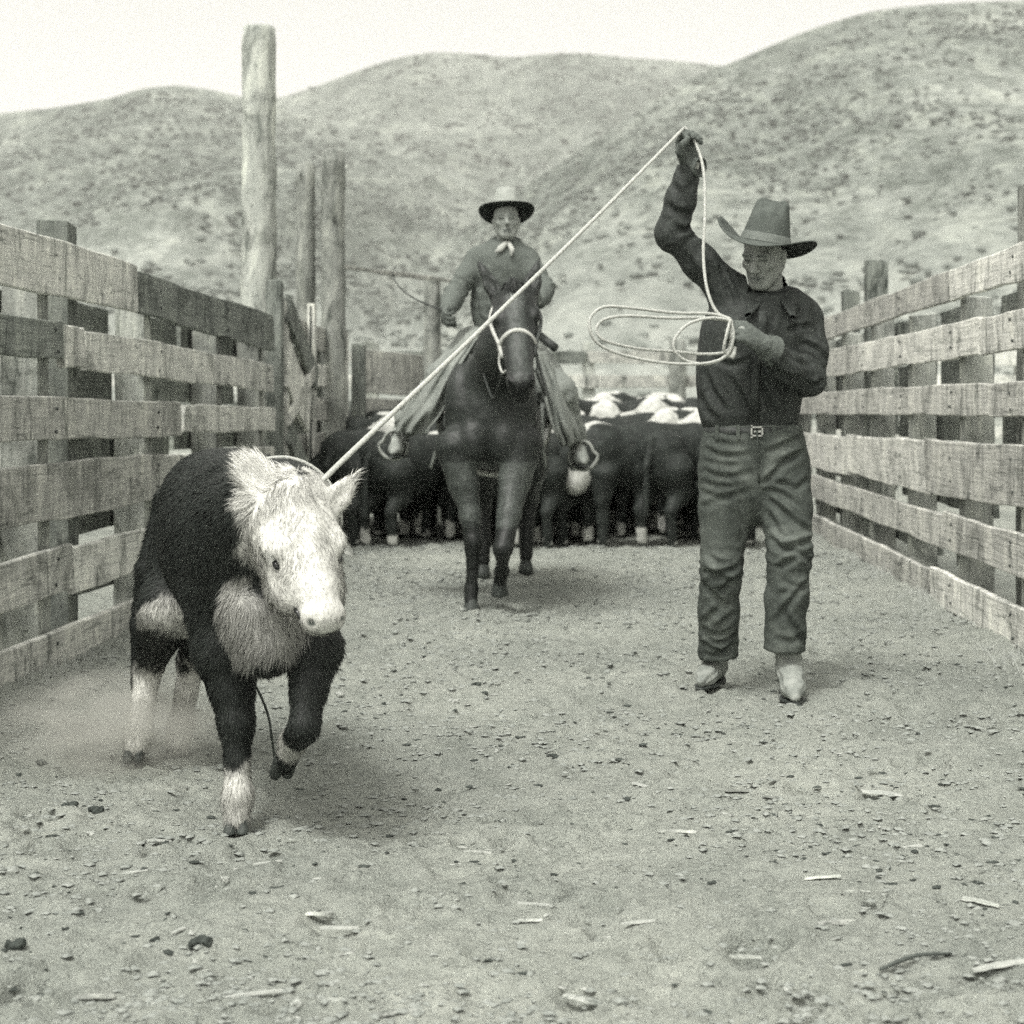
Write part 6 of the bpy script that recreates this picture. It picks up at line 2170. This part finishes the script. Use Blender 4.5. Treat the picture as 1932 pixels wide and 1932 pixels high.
# loose crumbs of dirt and straw: nobody could count them
def crumbs(name, label, n, smin, smax, mat, seed, flat=0.42, long_=1.25):
    r = np.random.default_rng(seed)
    y = 2.9 + (13.5 - 2.9) * r.random(n) ** 2.0
    x = r.uniform(-2.3, 2.1, n)
    d = fbm(xyz(x, y) * 1.7, 3, seed)
    k = r.random(n) < sstep(0.34, 0.62, d) + 0.12
    x, y = x[k], y[k]
    m = len(x)
    z = ground_z(x, y)
    oc = np.array([(1, 0, 0), (-1, 0, 0), (0, 1, 0), (0, -1, 0), (0, 0, 1), (0.6, 0.6, 0.5), (-0.6, 0.5, 0.5), (0.5, -0.6, 0.4), (-0.5, -0.6, 0.6)], float)
    fc = np.array([(0, 2, 5), (2, 4, 5), (4, 0, 5), (2, 1, 6), (1, 4, 6), (4, 2, 6), (1, 3, 8), (3, 4, 8), (4, 1, 8), (3, 0, 7), (0, 4, 7), (4, 3, 7)])
    s = (smin + (smax - smin) * r.random((m, 1, 1)) ** 2.2) * (0.72 + 0.28 * (y / 4.0)[:, None, None])
    a = r.uniform(0, 2 * PI, m)
    v = oc[None] * r.uniform(0.6, 1.25, (m, len(oc), 1)) * s * np.array([long_, 1.0, flat])
    vx = v[..., 0] * np.cos(a)[:, None] - v[..., 1] * np.sin(a)[:, None]
    vy = v[..., 0] * np.sin(a)[:, None] + v[..., 1] * np.cos(a)[:, None]
    V = np.stack([vx + x[:, None], vy + y[:, None], v[..., 2] + z[:, None] + 0.1 * s[..., 0]], -1)
    T = (fc[None] + len(oc) * np.arange(m)[:, None, None]).reshape(-1, 3)
    o = wobj(name, V.reshape(-1, 3), T, mat, None, False)
    tag(o, label, 'litter', kind='stuff')


CRUMB = plain('dirt_crumb', 0.20, 0.32, 30)
crumbs('dirt_crumbs', 'loose crumbs of dirt all over the alley floor', 42000, 0.003, 0.015, CRUMB, 5)
crumbs('dark_litter', 'dark scraps of bark and dung trodden into the dirt', 3600, 0.003, 0.012, DUNG, 6, 0.4, 1.7)
crumbs('pale_litter', 'pale bits of straw and shavings trodden into the dirt', 1500, 0.002, 0.008, CHIP_PALE, 7, 0.3, 3.0)

# dry grass at the foot of the fences
GRASS = plain('dry_grass', 0.22, 0.4, 20)
for nm, x0, seed, lab in (('dry_grass', LX + 0.08, 1, 'dry grass along the foot of the fence behind the calf'), ('dry_grass', RX - 0.06, 2, 'dry grass along the foot of the fence beside the roper')):
    r = np.random.default_rng(seed)
    n = 1500
    yg = r.uniform(5.8, 14, n)
    xg = x0 + r.normal(size=n) * 0.07
    kp = fbm(xyz(xg, yg) * 2.5, 2, seed) > 0.50
    xg, yg = xg[kp], yg[kp]
    P = np.stack([xg, yg, ground_z(xg, yg) - 0.005], 1)
    D = np.stack([r.normal(size=len(P)) * 0.4, r.normal(size=len(P)) * 0.4, np.ones(len(P))], 1)
    D /= np.linalg.norm(D, axis=1, keepdims=True)
    g = blades(P, np.tile([0, -0.7, 0.7], (len(P), 1)), D, r.uniform(0.03, 0.11, len(P)), 0.004, np.ones((len(P), 3)) * 0.3, nm, GRASS, None, 0.2)
    tag(g, lab, 'grass', kind='stuff')

# trailing cord by the calf's legs
cd = MB().tube(spline([W(468, 1275, 4.62), W(488, 1305, 4.62), W(506, 1350, 4.64), W(513, 1395, 4.66), onground(520, 1440)], 20), 0.0035, 6).build('cord', TWIG)
tag(cd, 'thin dark cord hanging beside the calf\'s planted foreleg', 'cord')

# dust kicked up behind the calf
def dust():
    c = W(215, 1400, 5.35)
    V, F = Field((-1, -1, -1), (1, 1, 1), 0.12).ell((0, 0, 0), (0.9, 0.9, 0.9)).skin(1)
    m = bpy.data.materials.new('dust')
    m.use_nodes = True
    t = m.node_tree
    for x in list(t.nodes):
        if x.type == 'BSDF_PRINCIPLED':
            t.nodes.remove(x)
    out = [x for x in t.nodes if x.type == 'OUTPUT_MATERIAL'][0]
    pv = t.nodes.new('ShaderNodeVolumePrincipled')
    pv.inputs['Color'].default_value = (0.86, 0.86, 0.80, 1)
    pv.inputs['Anisotropy'].default_value = 0.2
    tc = t.nodes.new('ShaderNodeTexCoord')
    ln = t.nodes.new('ShaderNodeVectorMath')
    ln.operation = 'LENGTH'
    t.links.new(tc.outputs['Object'], ln.inputs[0])
    no = t.nodes.new('ShaderNodeTexNoise')
    no.inputs['Scale'].default_value = 2.6
    no.inputs['Detail'].default_value = 3
    t.links.new(tc.outputs['Object'], no.inputs['Vector'])
    mr = t.nodes.new('ShaderNodeMapRange')
    mr.inputs['From Min'].default_value = 0.9
    mr.inputs['From Max'].default_value = 0.1
    t.links.new(ln.outputs['Value'], mr.inputs['Value'])
    nr = t.nodes.new('ShaderNodeMapRange')
    nr.inputs['From Min'].default_value = 0.38
    nr.inputs['From Max'].default_value = 0.68
    t.links.new(no.outputs['Fac'], nr.inputs['Value'])
    mu = t.nodes.new('ShaderNodeMath')
    mu.operation = 'MULTIPLY'
    t.links.new(mr.outputs[0], mu.inputs[0])
    t.links.new(nr.outputs[0], mu.inputs[1])
    mu2 = t.nodes.new('ShaderNodeMath')
    mu2.operation = 'MULTIPLY'
    mu2.inputs[1].default_value = 14.0
    t.links.new(mu.outputs[0], mu2.inputs[0])
    t.links.new(mu2.outputs[0], pv.inputs['Density'])
    t.links.new(pv.outputs[0], out.inputs['Volume'])
    o = add_obj('dust_cloud', raw_mesh('dust_cloud', V, F), m, None, (c[0] + 0.02, c[1], 0.12))
    o.scale = (0.46, 0.45, 0.20)
    tag(o, 'cloud of dust kicked up behind the calf\'s hind feet', 'dust', kind='stuff')


dust()
